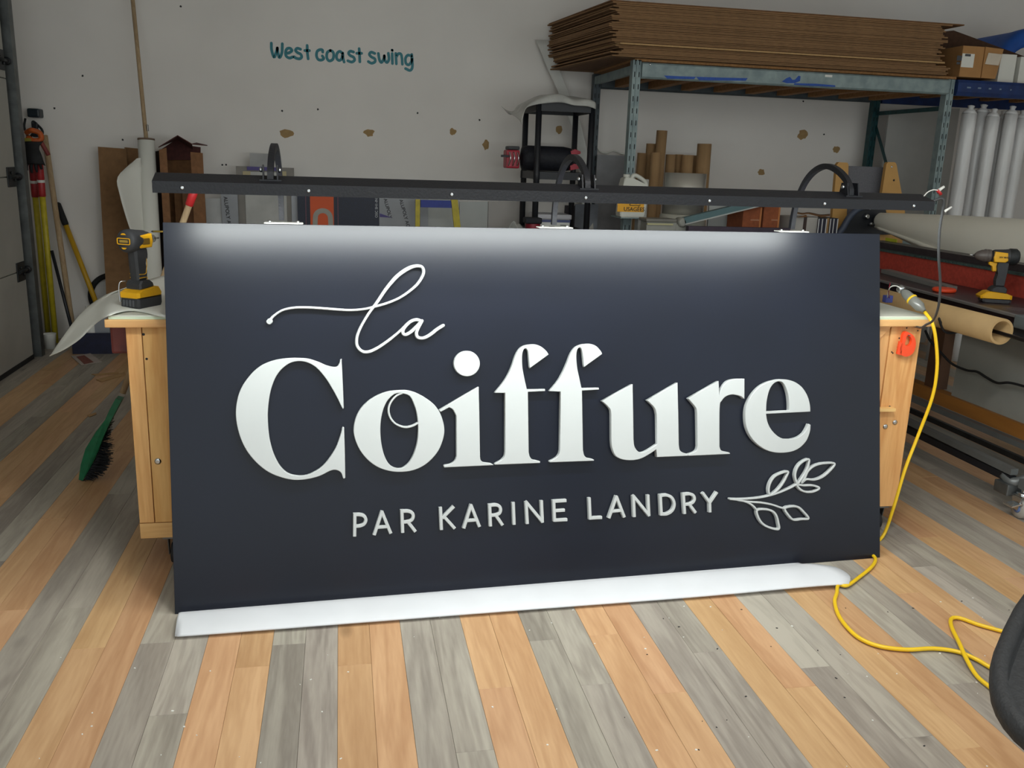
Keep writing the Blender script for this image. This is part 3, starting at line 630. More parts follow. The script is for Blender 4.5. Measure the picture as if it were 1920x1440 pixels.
# ---- orange clamp hanging on the right leg
oc = atY(1698, 643, yl-.012); oq = PXo = 1/(FPX/2.95)
def q_(px, py, y=yl-.006): return atY(px, py, y)
bm = B(); ring = [(1700, 622), (1710, 630), (1713, 645), (1708, 660), (1697, 667), (1686, 664), (1683, 655), (1687, 642), (1689, 628), (1694, 621)]
pts = [q_(*p) for p in cr(ring, 4, True)]; n = len(pts); cen = sum(pts, Vector())/n
inn = [cen+Vector((.002, 0, .012))+(p-cen)*.42 for p in pts]
A = [bm.verts.new(p) for p in pts]; C = [bm.verts.new(p) for p in inn]; A2_ = [bm.verts.new(p+Vector((0, -.014, 0))) for p in pts]; C2_ = [bm.verts.new(p+Vector((0, -.014, 0))) for p in inn]
for i in range(n):
    j = (i+1) % n
    for f in ((A[i], A[j], C[j], C[i]), (A2_[i], C2_[i], C2_[j], A2_[j]), (A[i], A2_[i], A2_[j], A[j]), (C[i], C[j], C2_[j], C2_[i])): bm.faces.new(f)
th_ = thing('orange_cutter', (cen.x, cen.y, cen.z-.05), 'bright orange plastic loop cutter hung on the right bench leg', 'tool')
obj('loop_handle', bm, ORANGE, th_)
obj('blade_guard', prism(B(), [q_(1687, 640, yl-.02), q_(1694, 645, yl-.02), q_(1690, 666, yl-.02), q_(1682, 664, yl-.02)], (0, .008, 0)), ORANGE, th_)
obj('nail', cyl(B(), (q_(1699, 627).x, yl+.001, q_(1699, 627).z), (q_(1699, 627).x, yl-.03, q_(1699, 627).z), .002, n=8), STEEL, th_)
# ---- vinyl sheet draped over the left end of the bench
def P3(px, py, y): return atY(px, py, y)
zt = BT+.0035
rows = [
 [atZ(310, 596, zt), atZ(250, 583, zt+.0), atZ(205, 592, zt), atY(176, 610, 3.02), atY(150, 636, 3.06), atY(120, 656, 3.12), atY(93, 668, 3.2)],
 [atZ(315, 570, zt), atZ(270, 563, zt+.004), atZ(212, 572, zt+.004), atY(186, 581, 3.2), atY(158, 605, 3.2), atY(128, 636, 3.22), atY(94, 667, 3.22)],
 [atZ(318, 545, zt+.006), atZ(275, 545, zt+.012), atZ(235, 548, zt+.01), atY(204, 556, 3.38), atY(172, 577, 3.32), atY(140, 610, 3.28), atY(97, 664, 3.24)],
 [atZ(325, 514, zt+.045), atZ(300, 519, zt+.042), atZ(262, 530, zt+.02), atZ(225, 543, zt+.012), atY(190, 558, 3.45), atY(150, 590, 3.36), atY(102, 655, 3.27)],
]
o = obj('vinyl_sheet', sheet(B(), rows, .0015, 4), PAPER); tag(o, 'white vinyl sheet draped off the left end of the workbench', 'sheet')
# small papers and offcuts on the far floor
def leaf(name, pts, m_, label, cat, z=.002, group=None):
    o = obj(name, prism(B(), [atZ(x, y, z) for x, y in pts], (0, 0, .0025)), m_); return tag(o, label, cat, group)
lf_ = leaf('leaflet', [(133, 668), (170, 663), (191, 679), (152, 685)], mat('leaflet_paper', (190, 178, 170), .7), 'pale printed leaflet on the floor near the overhead door', 'leaflet')
_ob = obj('printed_panel', prism(B(), [atZ(x, y, .0048) for x, y in ((143, 669), (158, 666), (176, 679), (158, 683))], (0, 0, .0004)), mat('leaflet_print', (150, 92, 80), .7, var=.3, scale=80), lf_)
leaf('card_offcut', [(180, 712), (234, 698), (236, 703), (190, 716)], CARDL, 'long thin card offcut lying near the green broom', 'offcut')
leaf('card_offcut', [(171, 702), (222, 698), (222, 700), (178, 704)], CARDL, 'narrow card strip behind the longer offcut', 'offcut')
leaf('wood_chip', [(163, 779), (180, 774), (181, 777), (168, 782)], CARDL, 'small pale wood chip on the floor left of the broom', 'chip')
bm = B(); rr = random.Random(5)
for i in range(170):
    x, y = (rr.uniform(-1, 2.2), rr.uniform(1.3, 2.5)) if i > 50 else (rr.gauss(-1.28, .09), rr.gauss(2.55, .07)); s = rr.uniform(.0012, .0034); a = rr.uniform(0, 3)
    p = Vector((x, y, 0)); u_ = Vector((math.cos(a), math.sin(a), 0))*s; v_ = Vector((-u_.y, u_.x, 0))*rr.uniform(.4, 1)
    prism(bm, [p-u_-v_, p+u_-v_, p+u_+v_, p-u_+v_], (0, 0, .0012))
tag(obj('shavings', bm, WHITEP), 'tiny white plastic shavings scattered over the floor', 'shavings', kind='stuff')
bm = B()
for i in range(34):
    x, y = rr.uniform(.6, 2.3), rr.uniform(1.4, 2.4); s = rr.uniform(.0014, .0034); a = rr.uniform(0, 3); p = Vector((x, y, 0)); u_ = Vector((math.cos(a), math.sin(a), 0))*s; v_ = Vector((-u_.y, u_.x, 0))*.6
    prism(bm, [p-u_-v_, p+u_-v_, p+u_+v_, p-u_+v_], (0, 0, .0012))
tag(obj('crumbs', bm, INK), 'dark crumbs of debris on the right half of the floor', 'debris', kind='stuff')
# ---- green broom leaning on the back edge of the bench
by = 3.82
h0, h1 = atY(243, 700, by-.01), atY(361, 366, by-.02)
foot = atZ(152, 898, .0)
broom = thing('broom', (foot.x, foot.y, 0), 'green push broom leaning behind the left bench leg', 'broom')
dirh = (h1-h0).normalized()
obj('handle', cyl(B(), h0-dirh*.09, h1, .0125, n=14), WOODT, broom)
obj('end_cap', lathe(B(), h1-dirh*.045, dirh, [(.0128, 0), (.0155, .002), (.017, .045), (.0165, .062), (.012, .07)], 16), REDP, broom, 'red plastic end cap')
g0 = [atY(219, 745, by-.02), atY(230, 748, by-.02), atY(208, 790, by-.02), atY(197, 815, by-.01), atY(181, 856, by), atY(168, 880, by+.0), atY(158, 902, by+.0), atY(150, 896, by), atY(154, 868, by), atY(163, 838, by), atY(181, 808, by), atY(199, 785, by-.02), atY(208, 765, by-.02)]
for p in g0: p.z = max(p.z, .004)
bm = B(); prism(bm, [p-Vector((0, .022, 0)) for p in g0], (0, .05, 0)); obj('broom_head', bm, GREENP, broom)
e_ = [atY(208, 782, by), atY(203, 815, by), atY(206, 848, by), atY(204, 868, by), atY(190, 888, by), atY(160, 903, by)]
bm = B(); hd = [atY(207, 785, by), atY(197, 818, by), atY(186, 845, by), atY(176, 868, by), atY(166, 884, by), atY(160, 898, by)]
rb = random.Random(9)
for i in range(420):
    t = rb.random(); j = min(int(t*5), 4); f = t*5-j; a = hd[j].lerp(hd[j+1], f); b = e_[j].lerp(e_[j+1], f); yy = rb.uniform(-.02, .026); a = a+Vector((0, yy, 0)); b = b+Vector((rb.uniform(-.012, .012), yy*1.5, rb.uniform(-.01, .01))); b.z = max(b.z, .002); a.z = max(a.z, .004)
    cyl(bm, a, b, .0022, .0012, 3, False)
obj('bristles', bm, BLACKP, broom, kind='stuff')
# ---- cordless tools
DLOGO = mat('label_dark', (60, 54, 30), .5)
def rrect(bm, T, w, h, d, r, wall=None, seg=5):
    """rounded rectangle plate in local yz plane... T maps (x=depth,y,z)"""
    def loop(w, h, r):
        out = []
        for cx, cz, a0 in ((w/2-r, h/2-r, 0), (-w/2+r, h/2-r, 90), (-w/2+r, -h/2+r, 180), (w/2-r, -h/2+r, 270)):
            for i in range(seg+1): a = math.radians(a0+90*i/seg); out.append((cx+r*math.cos(a), cz+r*math.sin(a)))
        return out
    o = loop(w, h, r)
    if wall is None: return prism(bm, [T @ Vector((0, a, b)) for a, b in o], (T.to_3x3() @ Vector((d, 0, 0))))
    i_ = loop(w-2*wall, h-2*wall, max(r-wall, .0005)); n = len(o)
    V = [[bm.verts.new(T @ Vector((x, a, b))) for a, b in lp] for x, lp in ((0, o), (d, o), (d, i_), (0, i_))]
    for k in range(4):
        for j in range(n): bm.faces.new((V[k][j], V[k][(j+1) % n], V[(k+1) % 4][(j+1) % n], V[(k+1) % 4][j]))
    return bm
def extr(bm, T, prof, hw, bev=.004):
    """side profile (x,z) extruded to +-hw in y, with softened rims"""
    n = len(prof); cx = sum(p[0] for p in prof)/n; cz = sum(p[1] for p in prof)/n
    def sc(f): return [(cx+(x-cx)*f, cz+(z-cz)*f) for x, z in prof]
    R = [[bm.verts.new(T @ Vector((x, y, z))) for x, z in lp] for y, lp in ((-hw, sc(.86)), (-hw+bev, prof), (hw-bev, prof), (hw, sc(.86)))]
    for a, b in zip(R, R[1:]):
        for i in range(n): bm.faces.new((a[i], a[(i+1) % n], b[(i+1) % n], b[i]))
    bm.faces.new(R[0][::-1]); bm.faces.new(R[-1]); return bm
def drill(name, T, label, kind):
    o = T.translation; t = thing(name, o, label, 'drill', None); R3 = T.to_3x3(); X = R3 @ Vector((1, 0, 0))
    def L(x, y, z): return T @ Vector((x, y, z))
    # battery pack
    b = obj('battery', extr(B(), T, [(-.052, .0+kind*.018), (.052, .0+kind*.018), (.058, .01+kind*.013), (.058, .034), (-.056, .034), (-.058, .008+kind*.014)], .036, .005), CHAR, t)
    y_ = obj('battery_cover', extr(B(), T, [(-.058, .0345), (.066 if kind else .056, .0345), (.07 if kind else .058, .044), (.045, .064), (.03, .066), (-.035, .060), (-.058, .052)], .038, .006), YELP, b, 'yellow battery cover')
    for i in range(4): bx('rib', (-.060, -.02+i*.012, .008+kind*.014), (-.057, -.014+i*.012, .028), mat('rib_grey', (88, 90, 94), .5), b, T=T)
    obj('base', extr(B(), T, [(-.035, .060), (.03, .066), (.026, .078), (.012, .088), (-.026, .088), (-.036, .076)], .030, .006), CHAR, t)
    # handle
    obj('handle', extr(B(), T, [(-.026, .084), (.012, .084), (.015, .11), (.010, .14), (.018, .172), (.016, .2), (-.032, .2), (-.030, .15)], .0185, .009), CHAR, t)
    if kind == 0:
        for s in (-1, 1):
            obj('yellow_trim', tube(B(), [L(-.024, s*.0185, .108), L(.004, s*.0192, .108), L(.010, s*.0185, .125), L(.016, s*.016, .14), L(.018, s*.012, .165)], .0013, 6), YELP, t)
            obj('yellow_trim', tube(B(), [L(-.024, s*.0185, .096), L(.008, s*.0190, .096), L(.013, s*.016, .087)], .0013, 6), YELP, t)
    obj('trigger', extr(B(), T, [(.014, .150), (.030, .152), (.032, .168), (.030, .186), (.014, .186)], .009, .003), YELP if kind else CHAR, t)
    # motor housing
    zc = .215; r = .031
    hs = obj('motor_housing', lathe(B(), L(-.062, 0, zc), X, [(.014, 0), (.030, .003), (.036, .010), (.037, .026), (.033, .055), (.030, .10 if kind else .085), (.024, .112 if kind else .095)], 28), CHAR, t)
    yb = [(-.028, .232), (.03, .236), (.034, .21), (.028, .192), (-.022, .192), (-.034, .2)]
    if kind: yb = [(x*.85+.010, z) for x, z in yb]
    obj('side_cover', extr(B(), T, yb, .0325, .002), YELP, hs, 'yellow side cover')
    for s in (-1, 1):
        if kind:
            text('20V MAX', .011, L(-.001, s*.0332, .213), R3 @ Vector((-s, 0, 0)), R3 @ Vector((0, 0, 1)), INK, hs, 'lettering')
        else:
            bm = B(); T2 = T @ Matrix.Translation((0, s*.0326, .212)) @ Matrix.Rotation(math.pi/2*s, 4, 'Z'); rrect(bm, T2, .034, .02, .0008, .004); obj('label', bm, mat('ochre_label', (120, 92, 30), .5), hs)
    if kind == 0:
        Tb = T @ Matrix.Translation((-.0625, 0, zc)) @ Matrix.Rotation(math.pi, 4, 'Z')
        obj('badge_frame', rrect(B(), Tb, .050, .021, .0018, .005, .0026), YELP, hs, 'yellow badge frame')
        obj('badge', rrect(B(), Tb, .032, .008, .0012, .002), mat('badge_tan', (170, 140, 60), .5), hs)
        for s in (-1, 1):
            bm = B(); T3_ = T @ Matrix.Translation((-.0615, 0, zc+s*.022)) @ Matrix.Rotation(math.pi, 4, 'Z'); prism(bm, [T3_ @ Vector((0, -.010, -s*.002)), T3_ @ Vector((0, .010, -s*.002)), T3_ @ Vector((0, .004, s*.003)), T3_ @ Vector((0, -.004, s*.003))], R3 @ Vector((-.002, 0, 0))); obj('vent', bm, YELP, hs)
        nose = obj('nose', lathe(B(), L(.030, 0, zc), X, [(.026, 0), (.024, .012), (.017, .022), (.0125, .026)], 22), CHAR, t)
        obj('bit_collar', lathe(B(), L(.055, 0, zc), X, [(.0115, 0), (.0125, .003), (.0125, .016), (.0095, .019), (.005, .0195)], 20), CHROME, nose)
        obj('driver_bit', cyl(B(), L(.072, 0, zc), L(.098, 0, zc), .0032, n=6), CHROME, nose)
        obj('belt_clip', tube(B(), [L(-.03, .031, .084), L(-.045, .040, .082), L(-.05, .043, .065), L(-.05, .043, .03), L(-.05, .041, .018)], .0022, 8), CHROME, t)
    else:
        nose = obj('chuck', lathe(B(), L(.045, 0, zc), X, [(.029, 0), (.030, .012), (.027, .014), (.030, .017), (.030, .026), (.027, .030), (.026, .040), (.018, .058), (.010, .066), (.008, .068)], 26), mat('chuck_grey', (92, 84, 80), .45, var=.1), t)
        obj('driver_bit', cyl(B(), L(.11, 0, zc), L(.13, 0, zc), .0033, n=6), CHROME, nose)
        obj('vent_cap', lathe(B(), L(-.064, 0, zc), X, [(.014, -.004), (.028, -.002), (.038, .010), (.038, .038), (.034, .042)], 28), mat('vent_black', (34, 38, 40), .6, var=.4, scale=120), hs)
        obj('trigger_guard', extr(B(), T, [(.012, .188), (.05, .192), (.046, .178), (.034, .172), (.028, .150), (.022, .150), (.024, .176), (.012, .182)], .010, .002), YELP, hs)
    return t
p1 = atZ(269, 580, BT+.003)
T1 = Matrix.Translation(Vector((-.640, 3.055, BT+.0045))) @ Matrix.Rotation(math.radians(61), 4, 'Z') @ Matrix.Scale(1.0, 4)
drill('impact_driver', T1, 'black and yellow cordless impact driver standing on the left end of the workbench', 0)
TZ = .80
p2 = atZ(1857, 566, TZ)
T2d = Matrix.Translation(Vector((p2.x+.012, p2.y-.01, TZ+.0012-.018*1.08))) @ Matrix.Rotation(math.radians(158), 4, 'Z') @ Matrix.Scale(1.08, 4)
drill('cordless_drill', T2d, 'yellow and black cordless drill standing on the dark cutting table at the right', 1)
# thin driver bit poking past the sign's top left corner
dbx = Vector((S(0, 1.1).x, 2.86, 0)); a_ = atY(306, 434, 2.88); b_ = atY(287, 434, 2.88)
bt = thing('long_bit', (a_.x, 2.88, a_.z), 'thin brass drill bit sticking out behind the top left corner of the sign', 'tool')
obj('shank', cyl(B(), a_+Vector((.03, 0, 0)), b_, .0028, n=8), mat('brass', (200, 170, 80), .3, .8), bt); obj('tip', cyl(B(), b_, b_-Vector((.006, 0, 0)), .0032, .001, n=8), INK, bt)
# ---- office chair at the lower right, only its moulded rim is in view
ch = thing('office_chair', (1.55, 1.20, 0), 'black moulded swivel chair cut off by the lower right corner', 'chair')
CA_ = math.radians(42)
def seatring(f, z):
    out = []; k = 3.0
    for i in range(48):
        a = 2*math.pi*i/48; c, s = math.cos(a), math.sin(a)
        x = abs(c)**(2/k)*(1 if c > 0 else -1)*(.385-.24*(1-f)); y = abs(s)**(2/k)*(1 if s > 0 else -1)*.24*f
        out.append(Vector((1.318+x*math.cos(CA_)+y*math.sin(CA_), 1.072+x*math.sin(CA_)-y*math.cos(CA_), z+.08)))
    return out
bm = B(); prof = [(.93, .475), (.99, .485), (1.0, .50), (.985, .512), (.95, .518), (.90, .514), (.885, .495), (.87, .465), (.82, .455), (.78, .462), (.5, .462), (.02, .462)]
R = [[bm.verts.new(p) for p in seatring(f, z)] for f, z in prof]
for a, b in zip(R, R[1:]):
    for i in range(48): f = bm.faces.new((a[i], a[(i+1) % 48], b[(i+1) % 48], b[i])); f.smooth = True
bm.faces.new(R[-1]); bm.faces.new(R[0][::-1])
obj('seat', bm, mat('dark_mesh_fabric', (44, 46, 48), .7, var=.3, scale=180, bump=.25), ch)
bm = B()
for k_ in range(7):
    t_ = -.12+k_*.04; cyl(bm, (1.318-.25*math.cos(CA_)+t_*math.sin(CA_), 1.072-.25*math.sin(CA_)-t_*math.cos(CA_), .548), (1.318+.25*math.cos(CA_)+t_*math.sin(CA_), 1.072+.25*math.sin(CA_)-t_*math.cos(CA_), .548), .006, n=6)
obj('seat_ribs', bm, mat('rib_black', (30, 32, 34), .5), ch)
obj('gas_column', cyl(B(), (1.36, 1.09, .1), (1.36, 1.09, .55), .026), STEELD, ch)
for i in range(5):
    a = math.radians(20+72*i); bm = B(); c, s = math.cos(a)*.26, math.sin(a)*.26
    cyl(bm, (1.36, 1.09, .11), (1.36+c, 1.09+s, .07), .02, .014, 10); lg = obj('leg', bm, BLACKP, ch)
    obj('wheel', cyl(B(), (1.36+c-s*.06, 1.09+s+c*.06, .028), (1.36+c+s*.06, 1.09+s-c*.06, .028), .027), BLACKP, lg)
obj('backrest', sheet(B(), [[(1.62-.1*i, .62+.09*i, .72+.12*j) for i in range(4)] for j in range(4)], .03, 3), mat('dark_mesh_fabric', (44, 46, 48)), ch)
obj('back_post', box(B(), (1.47, .74, .54), (1.51, .80, .85)), BLACKP, ch)
# ================================================================ BACKGROUND, LEFT
def stick(name, a, b, r, m_, label, cat, extra=None):
    a, b = Vector(a), Vector(b); t = thing(name, (b.x, b.y, 0), label, cat); obj('pole', cyl(B(), a, b, r, n=12), m_, t); return t
# yellow-handled tools in the corner, red grips and dark heads up
for i, (xa, ya, xb, yb, yy, lab) in enumerate(((74, 310, 104, 637, 6.60, 'yellow pole tool with red grip, right of the pair in the left corner'), (61, 312, 92, 640, 6.70, 'yellow pole tool with red grip, left of the pair in the left corner'))):
    a = atY(xa, ya, yy); b = atY(xb, yb, yy+.05); d = (b-a).normalized()
    b = a+d*((a.z-.02)/-d.z)
    t = stick('pole_tool', a, b, .020, YELM, lab, 'tool')
    a3 = a+d*.21
    obj('grip', lathe(B(), a, d, [(.020, -.02), (.0235, 0), (.0235, .09), (.021, .095), (.0235, .10), (.0235, .2), (.021, .205)], 16), mat('red_grip', (176, 44, 48), .5, var=.2, scale=30), t, 'red grip')
    obj('white_band', lathe(B(), a+d*.095, d, [(.0238, 0), (.0245, .002), (.0245, .016), (.0238, .018)], 16), WHITEP, t)
    up = a-d*.02
    obj('yellow_cap', lathe(B(), up-d*.012, d, [(.018, 0), (.021, .004), (.021, .014)], 14), YELP, t)
# black glove-like bundle hooked over the poles and the small dark wall bracket above
g = thing('work_glove', atY(64, 300, 6.56), 'black rubber glove bunched over the corner poles', 'glove')
gp = atY(64, 286, 6.56)
rows = [[gp+Vector((-.055+.035*j+.01*math.sin(i*2+j), -.01-.03*math.sin(j*.9)-.012*math.cos(i*1.7+j), .075-.05*i)) for j in range(4)] for i in range(4)]
obj('palm', sheet(B(), rows, .03, 4), RUBBER, g)
for k_, (dx, dzz) in enumerate(((-.045, -.085), (-.018, -.10), (.012, -.095), (.04, -.075))):
    obj('finger', tube(B(), [gp+Vector((dx*.8, -.02, -.06)), gp+Vector((dx, -.03, dzz)), gp+Vector((dx*1.05, -.02, dzz-.03))], lambda t: .013*(1-.4*t), 8), RUBBER, g)
st = thing('ratchet_strap', atY(68, 268, 6.55), 'orange and yellow strap knotted above the black glove', 'strap')
sp = atY(66, 258, 6.56)
obj('webbing', tube(B(), [sp+Vector((-.05, .0, .03)), sp+Vector((-.01, -.03, .045)), sp+Vector((.035, -.02, .03)), sp+Vector((.04, -.02, -.01)), sp+Vector((0, -.035, -.02)), sp+Vector((-.04, -.02, 0))], .017, 8), mat('orange_strap', (206, 96, 30), .6, var=.3, scale=30), st)
obj('tail', tube(B(), [sp+Vector((.03, -.02, -.01)), sp+Vector((.055, -.02, -.06)), sp+Vector((.075, -.01, -.11))], .014, 8), mat('dark_red_strap', (130, 50, 46), .6, var=.2), st)
obj('buckle', box(B(), sp+Vector((-.06, -.05, -.045)), sp+Vector((-.01, -.02, -.005)), bev=.004), mat('olive_yellow', (150, 140, 50), .5), st)
wbk = thing('wall_hook', atY(62, 222, WY-.1), 'dark blue-black tool hanger on the wall in the left corner', 'hook')
h1_ = atY(52, 203, WY-.07); h2_ = atY(77, 221, WY-.07)
bx('hook_plate', (h1_.x, WY-.10, h2_.z), (h2_.x, WY-.001, h1_.z), mat('blue_black', (24, 40, 50), .45, var=.3, scale=30), wbk, bev=.012)
hh = atY(64, 240, WY-.1)
obj('wire_frame', tube(B(), [hh+Vector((-.05, 0, .06)), hh+Vector((-.055, -.02, 0)), hh+Vector((-.03, -.03, -.06)), hh+Vector((0, -.03, -.03)), hh+Vector((.0, -.02, .04)), hh+Vector((.03, -.02, .02)), hh+Vector((.06, -.03, -.02)), hh+Vector((.04, -.02, -.07)), hh+Vector((.01, -.02, -.08))], .008, 8), STEELD, wbk)
obj('clamp', box(B(), hh+Vector((.0, -.05, -.06)), hh+Vector((.035, -.02, .03)), bev=.005), BLACKP, wbk)
# tan wooden pole, thin black pole, yellow pole with black grip, black hose ring
def down(a, b, z=.0):
    a, b = Vector(a), Vector(b); d = b-a; return a+d*((a.z-z)/-d.z)
a, b = atY(84, 254, 6.84), atY(131, 580, 6.60); t = stick('wooden_pole', a, down(a, b), .019, WOODT, 'tan wooden pole leaning in the left corner beside the yellow tools', 'pole')
a, b = atY(97, 470, 6.62), atY(135, 618, 6.5); stick('thin_black_pole', a, down(a, b), .011, BLACKP, 'thin black pole leaning between the yellow and the tan pole', 'pole')
a, b = atY(107, 380, 6.87), atY(182, 572, 6.76); d = (b-a).normalized(); t = stick('shovel', a+d*.16, down(a, b, .1), .018, mat('deep_yellow', (206, 160, 28), .5, var=.12), 'yellow-handled shovel with black grip leaning on the back wall', 'shovel')
obj('grip', lathe(B(), a, d, [(.012, 0), (.021, .01), (.0215, .15), (.019, .165)], 14), RUBBER, t, 'black rubber grip')
ft = down(a, b, .02); obj('blade', extr(B(), Matrix.Translation(ft) @ Matrix.Rotation(.0, 4, 'X'), [(-.1, 0), (.1, 0), (.12, .12), (.09, .26), (-.09, .26), (-.12, .12)], .01, .003), STEELD, t)
hc = atY(213, 556, 6.868)
bm = B(); n = 40; tube(bm, [hc+Vector((math.cos(2*math.pi*i/n)*.155, 0, math.sin(2*math.pi*i/n)*.155)) for i in range(n)]+[hc+Vector((.155, 0, 0))], .020, 10, 2)
t = thing('hose_ring', (hc.x, 6.868, hc.z-.17), 'coiled black hose half hidden behind the brown cardboard', 'hose'); obj('coil', bm, RUBBER, t)
bm = B(); tube(bm, [hc+Vector((.15, 0, -.02)), hc+Vector((.145, 0, -.25)), hc+Vector((.13, 0, -.45)), hc+Vector((.1, 0, hc.z*-1+.02))], .018, 8); obj('hose_end', bm, RUBBER, t)
# dark crates and bottles at the foot of the wall
crt = thing('blue_crate', atZ(180, 655, 0), 'dark blue crate of odds and ends on the floor by the back wall', 'crate')
ca, cb = atY(135, 650, 6.35), atY(212, 652, 6.35); ct = atY(150, 625, 6.35).z
CRB = mat('dark_blue_crate', (30, 36, 66), .6, var=.3, scale=20)
for lo, hi in (((ca.x, 6.35, .0), (cb.x, 6.365, ct)), ((ca.x, 6.60, 0), (cb.x, 6.615, ct)), ((ca.x, 6.366, 0), (ca.x+.015, 6.60, ct)), ((cb.x-.015, 6.366, 0), (cb.x, 6.60, ct)), ((ca.x+.016, 6.366, 0), (cb.x-.016, 6.6, .012))): bx('panel', lo, hi, CRB, crt)
wc = atY(178, 622, 6.3)
for i, (px, lab) in enumerate(((172, 'white bottle standing in the dark blue crate, left one'), (192, 'pale carton standing in the dark blue crate, right one'))):
    q = atY(px, 640, 6.45)
    if i == 0:
        o = obj('bottle', lathe(B(), (q.x, 6.45, .014), (0, 0, 1), [(.04, 0), (.045, .01), (.045, .2), (.02, .25), (.018, .27), (.022, .275), (.022, .3)], 16), WHITEP)
    else: o = obj('carton', box(B(), (q.x-.05, 6.42, .014), (q.x+.06, 6.55, .27), bev=.003), POLYB)
    tag(o, lab, 'bottle' if i == 0 else 'carton')
q = atY(92, 628, 6.55); o = obj('white_cup', lathe(B(), (q.x, q.y, .0), (0, 0, 1), [(.035, 0), (.045, .1), (.046, .105), (.04, .1), (.03, .02)], 16), WHITEP); tag(o, 'small white cup on the floor in the left corner', 'cup')
# ---- cardboard sheets leaning on the back wall
for i, (xa, ya, xb, xc, yb, yy, lab) in enumerate(((182, 275, 235, 264, 279, 6.66, 'tall brown cardboard sheet leaning on the back wall, in front'), (232, 276, 262, 286, 279, 6.72, 'second brown cardboard sheet, mostly behind the white roll'))):
    A, C = atY(xa, ya, yy+.08), atY(xb, yb, yy+.08); bm = B(); w_ = C.x-A.x
    prism(bm, [(A.x+.01, yy-.05, 0), (C.x+.05, yy-.05, 0), (C.x, yy+.1, C.z), (A.x, yy+.1, A.z)], (0, .008, 0))
    o = obj('cardboard_sheet', bm, CARD); tag(o, lab, 'cardboard')
# ---- white vinyl roll standing with a long wooden pole in it
RY = 6.42
ra, rb_ = atY(274, 262, RY+.1), atY(291, 560, RY); d = (rb_-ra).normalized(); rb0 = down(ra, rb_)
t = thing('paper_roll', (rb0.x, rb0.y, 0), 'tall white paper roll with a loose flared edge leaning by the wall', 'roll')
bm = B(); pipe(bm, ra, rb0, .054, .044, 24); obj('roll', bm, PAPER, t)
bm = B(); pipe(bm, ra-d*.008, ra+d*.004, .0545, .044, 24); obj('core_rim', bm, mat('rim_brown', (120, 100, 84), .8), t)
rows = [[atY(264, 296, RY+.02), atY(256, 298, RY), atY(252, 304, RY-.02)], [atY(266, 318, RY+.04), atY(240, 318, RY), atY(221, 332, RY-.07)], [atY(268, 360, RY+.04), atY(246, 360, RY-.02), atY(225, 366, RY-.1)], [atY(272, 420, RY+.03), atY(258, 420, RY-.03), atY(238, 412, RY-.1)], [atY(278, 470, RY+.01), atY(267, 470, RY-.04), atY(251, 450, RY-.09)], [atY(283, 530, RY+.0), atY(276, 530, RY-.05), atY(268, 508, RY-.08)], [atY(288, 580, RY), atY(284, 580, RY-.05), atY(281, 562, RY-.07)]]
obj('loose_edge', sheet(B(), rows, .002, 4), PAPER, t)
pa, pb = atY(243, -60, RY+.42), atY(278, 300, RY+.06); pd = (pb-pa).normalized()
t = thing('long_batten', (pb.x, pb.y, .3), 'long thin wooden pole rising out of the white paper roll', 'pole'); e_ = pb+pd*.02
obj('pole', cyl(B(), pa, e_, .0135, n=10), WOODT, t)
q = atY(277, 240, RY+.07)
obj('staple', tube(B(), [q+Vector((-.006, -.012, .02)), q+Vector((.006, -.014, .02)), q+Vector((.007, -.014, -.02)), q+Vector((-.004, -.014, -.02)), q+Vector((-.006, -.014, .018))], .0018, 6, smooth=False), INK, t)
# ---- tall open carton with peaked flaps
HY = 6.45
t = thing('tall_carton', atY(337, 500, HY+.1)*1.0, 'tall brown carton with peaked open flaps behind the lamp bar', 'carton'); t.location.z = 0; _W[t.name] = t.location.copy()
def Pz(px, py, y): return atY(px, py, y)
def quad(name, pts, th, m_, par): return obj(name, prism(B(), pts, th), m_, par)
def wallp(x0, y0, x1, y1, Y, par, m_=CARDD, th=.006, nm='panel'):
    a, b = atY(x0, y0, Y), atY(x1, y1, Y); return quad(nm, [(a.x, Y, 0), (b.x, Y, 0), (b.x, Y, b.z), (a.x, Y, a.z)], (0, th, 0), m_, par)
wallp(304, 280, 360, 276, HY+.32, t)
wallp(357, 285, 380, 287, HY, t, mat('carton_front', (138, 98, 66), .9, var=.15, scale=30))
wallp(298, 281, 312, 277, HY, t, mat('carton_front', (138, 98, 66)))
a, b = atY(298, 283, HY), atY(304, 280, HY+.32); quad('panel', [(a.x, HY+.007, 0), (b.x, HY+.31, 0), (b.x, HY+.31, b.z), (a.x, HY+.007, a.z)], (.006, 0, 0), CARDD, t)
wallp(340, 326, 360, 326, HY+.12, t, mat('carton_mid', (118, 82, 56), .9), nm='inner_flap')
wallp(325, 336, 352, 318, HY+.2, t, CARDD, nm='inner_flap')
a, b, c = atY(297, 277, HY-.01), atY(333, 255, HY-.02), atY(381, 273, HY-.01)
m1 = atY(360, 271, HY-.02)
rf = lambda p, dz=0: Vector((p.x, p.y, p.z+dz))
ba, bb, bc_ = atY(303, 274, HY+.3), atY(333, 262, HY+.3), atY(362, 280, HY+.3)
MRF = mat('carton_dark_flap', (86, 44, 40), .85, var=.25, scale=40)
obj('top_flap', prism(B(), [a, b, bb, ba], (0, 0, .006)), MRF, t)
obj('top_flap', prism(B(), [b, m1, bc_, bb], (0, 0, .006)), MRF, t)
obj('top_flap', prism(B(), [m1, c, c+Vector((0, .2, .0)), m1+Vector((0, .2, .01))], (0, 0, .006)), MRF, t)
wallp(289, 284, 303, 282, HY+.33, t, mat('dark_carton_side', (52, 38, 34), .9), nm='outer_sheet')
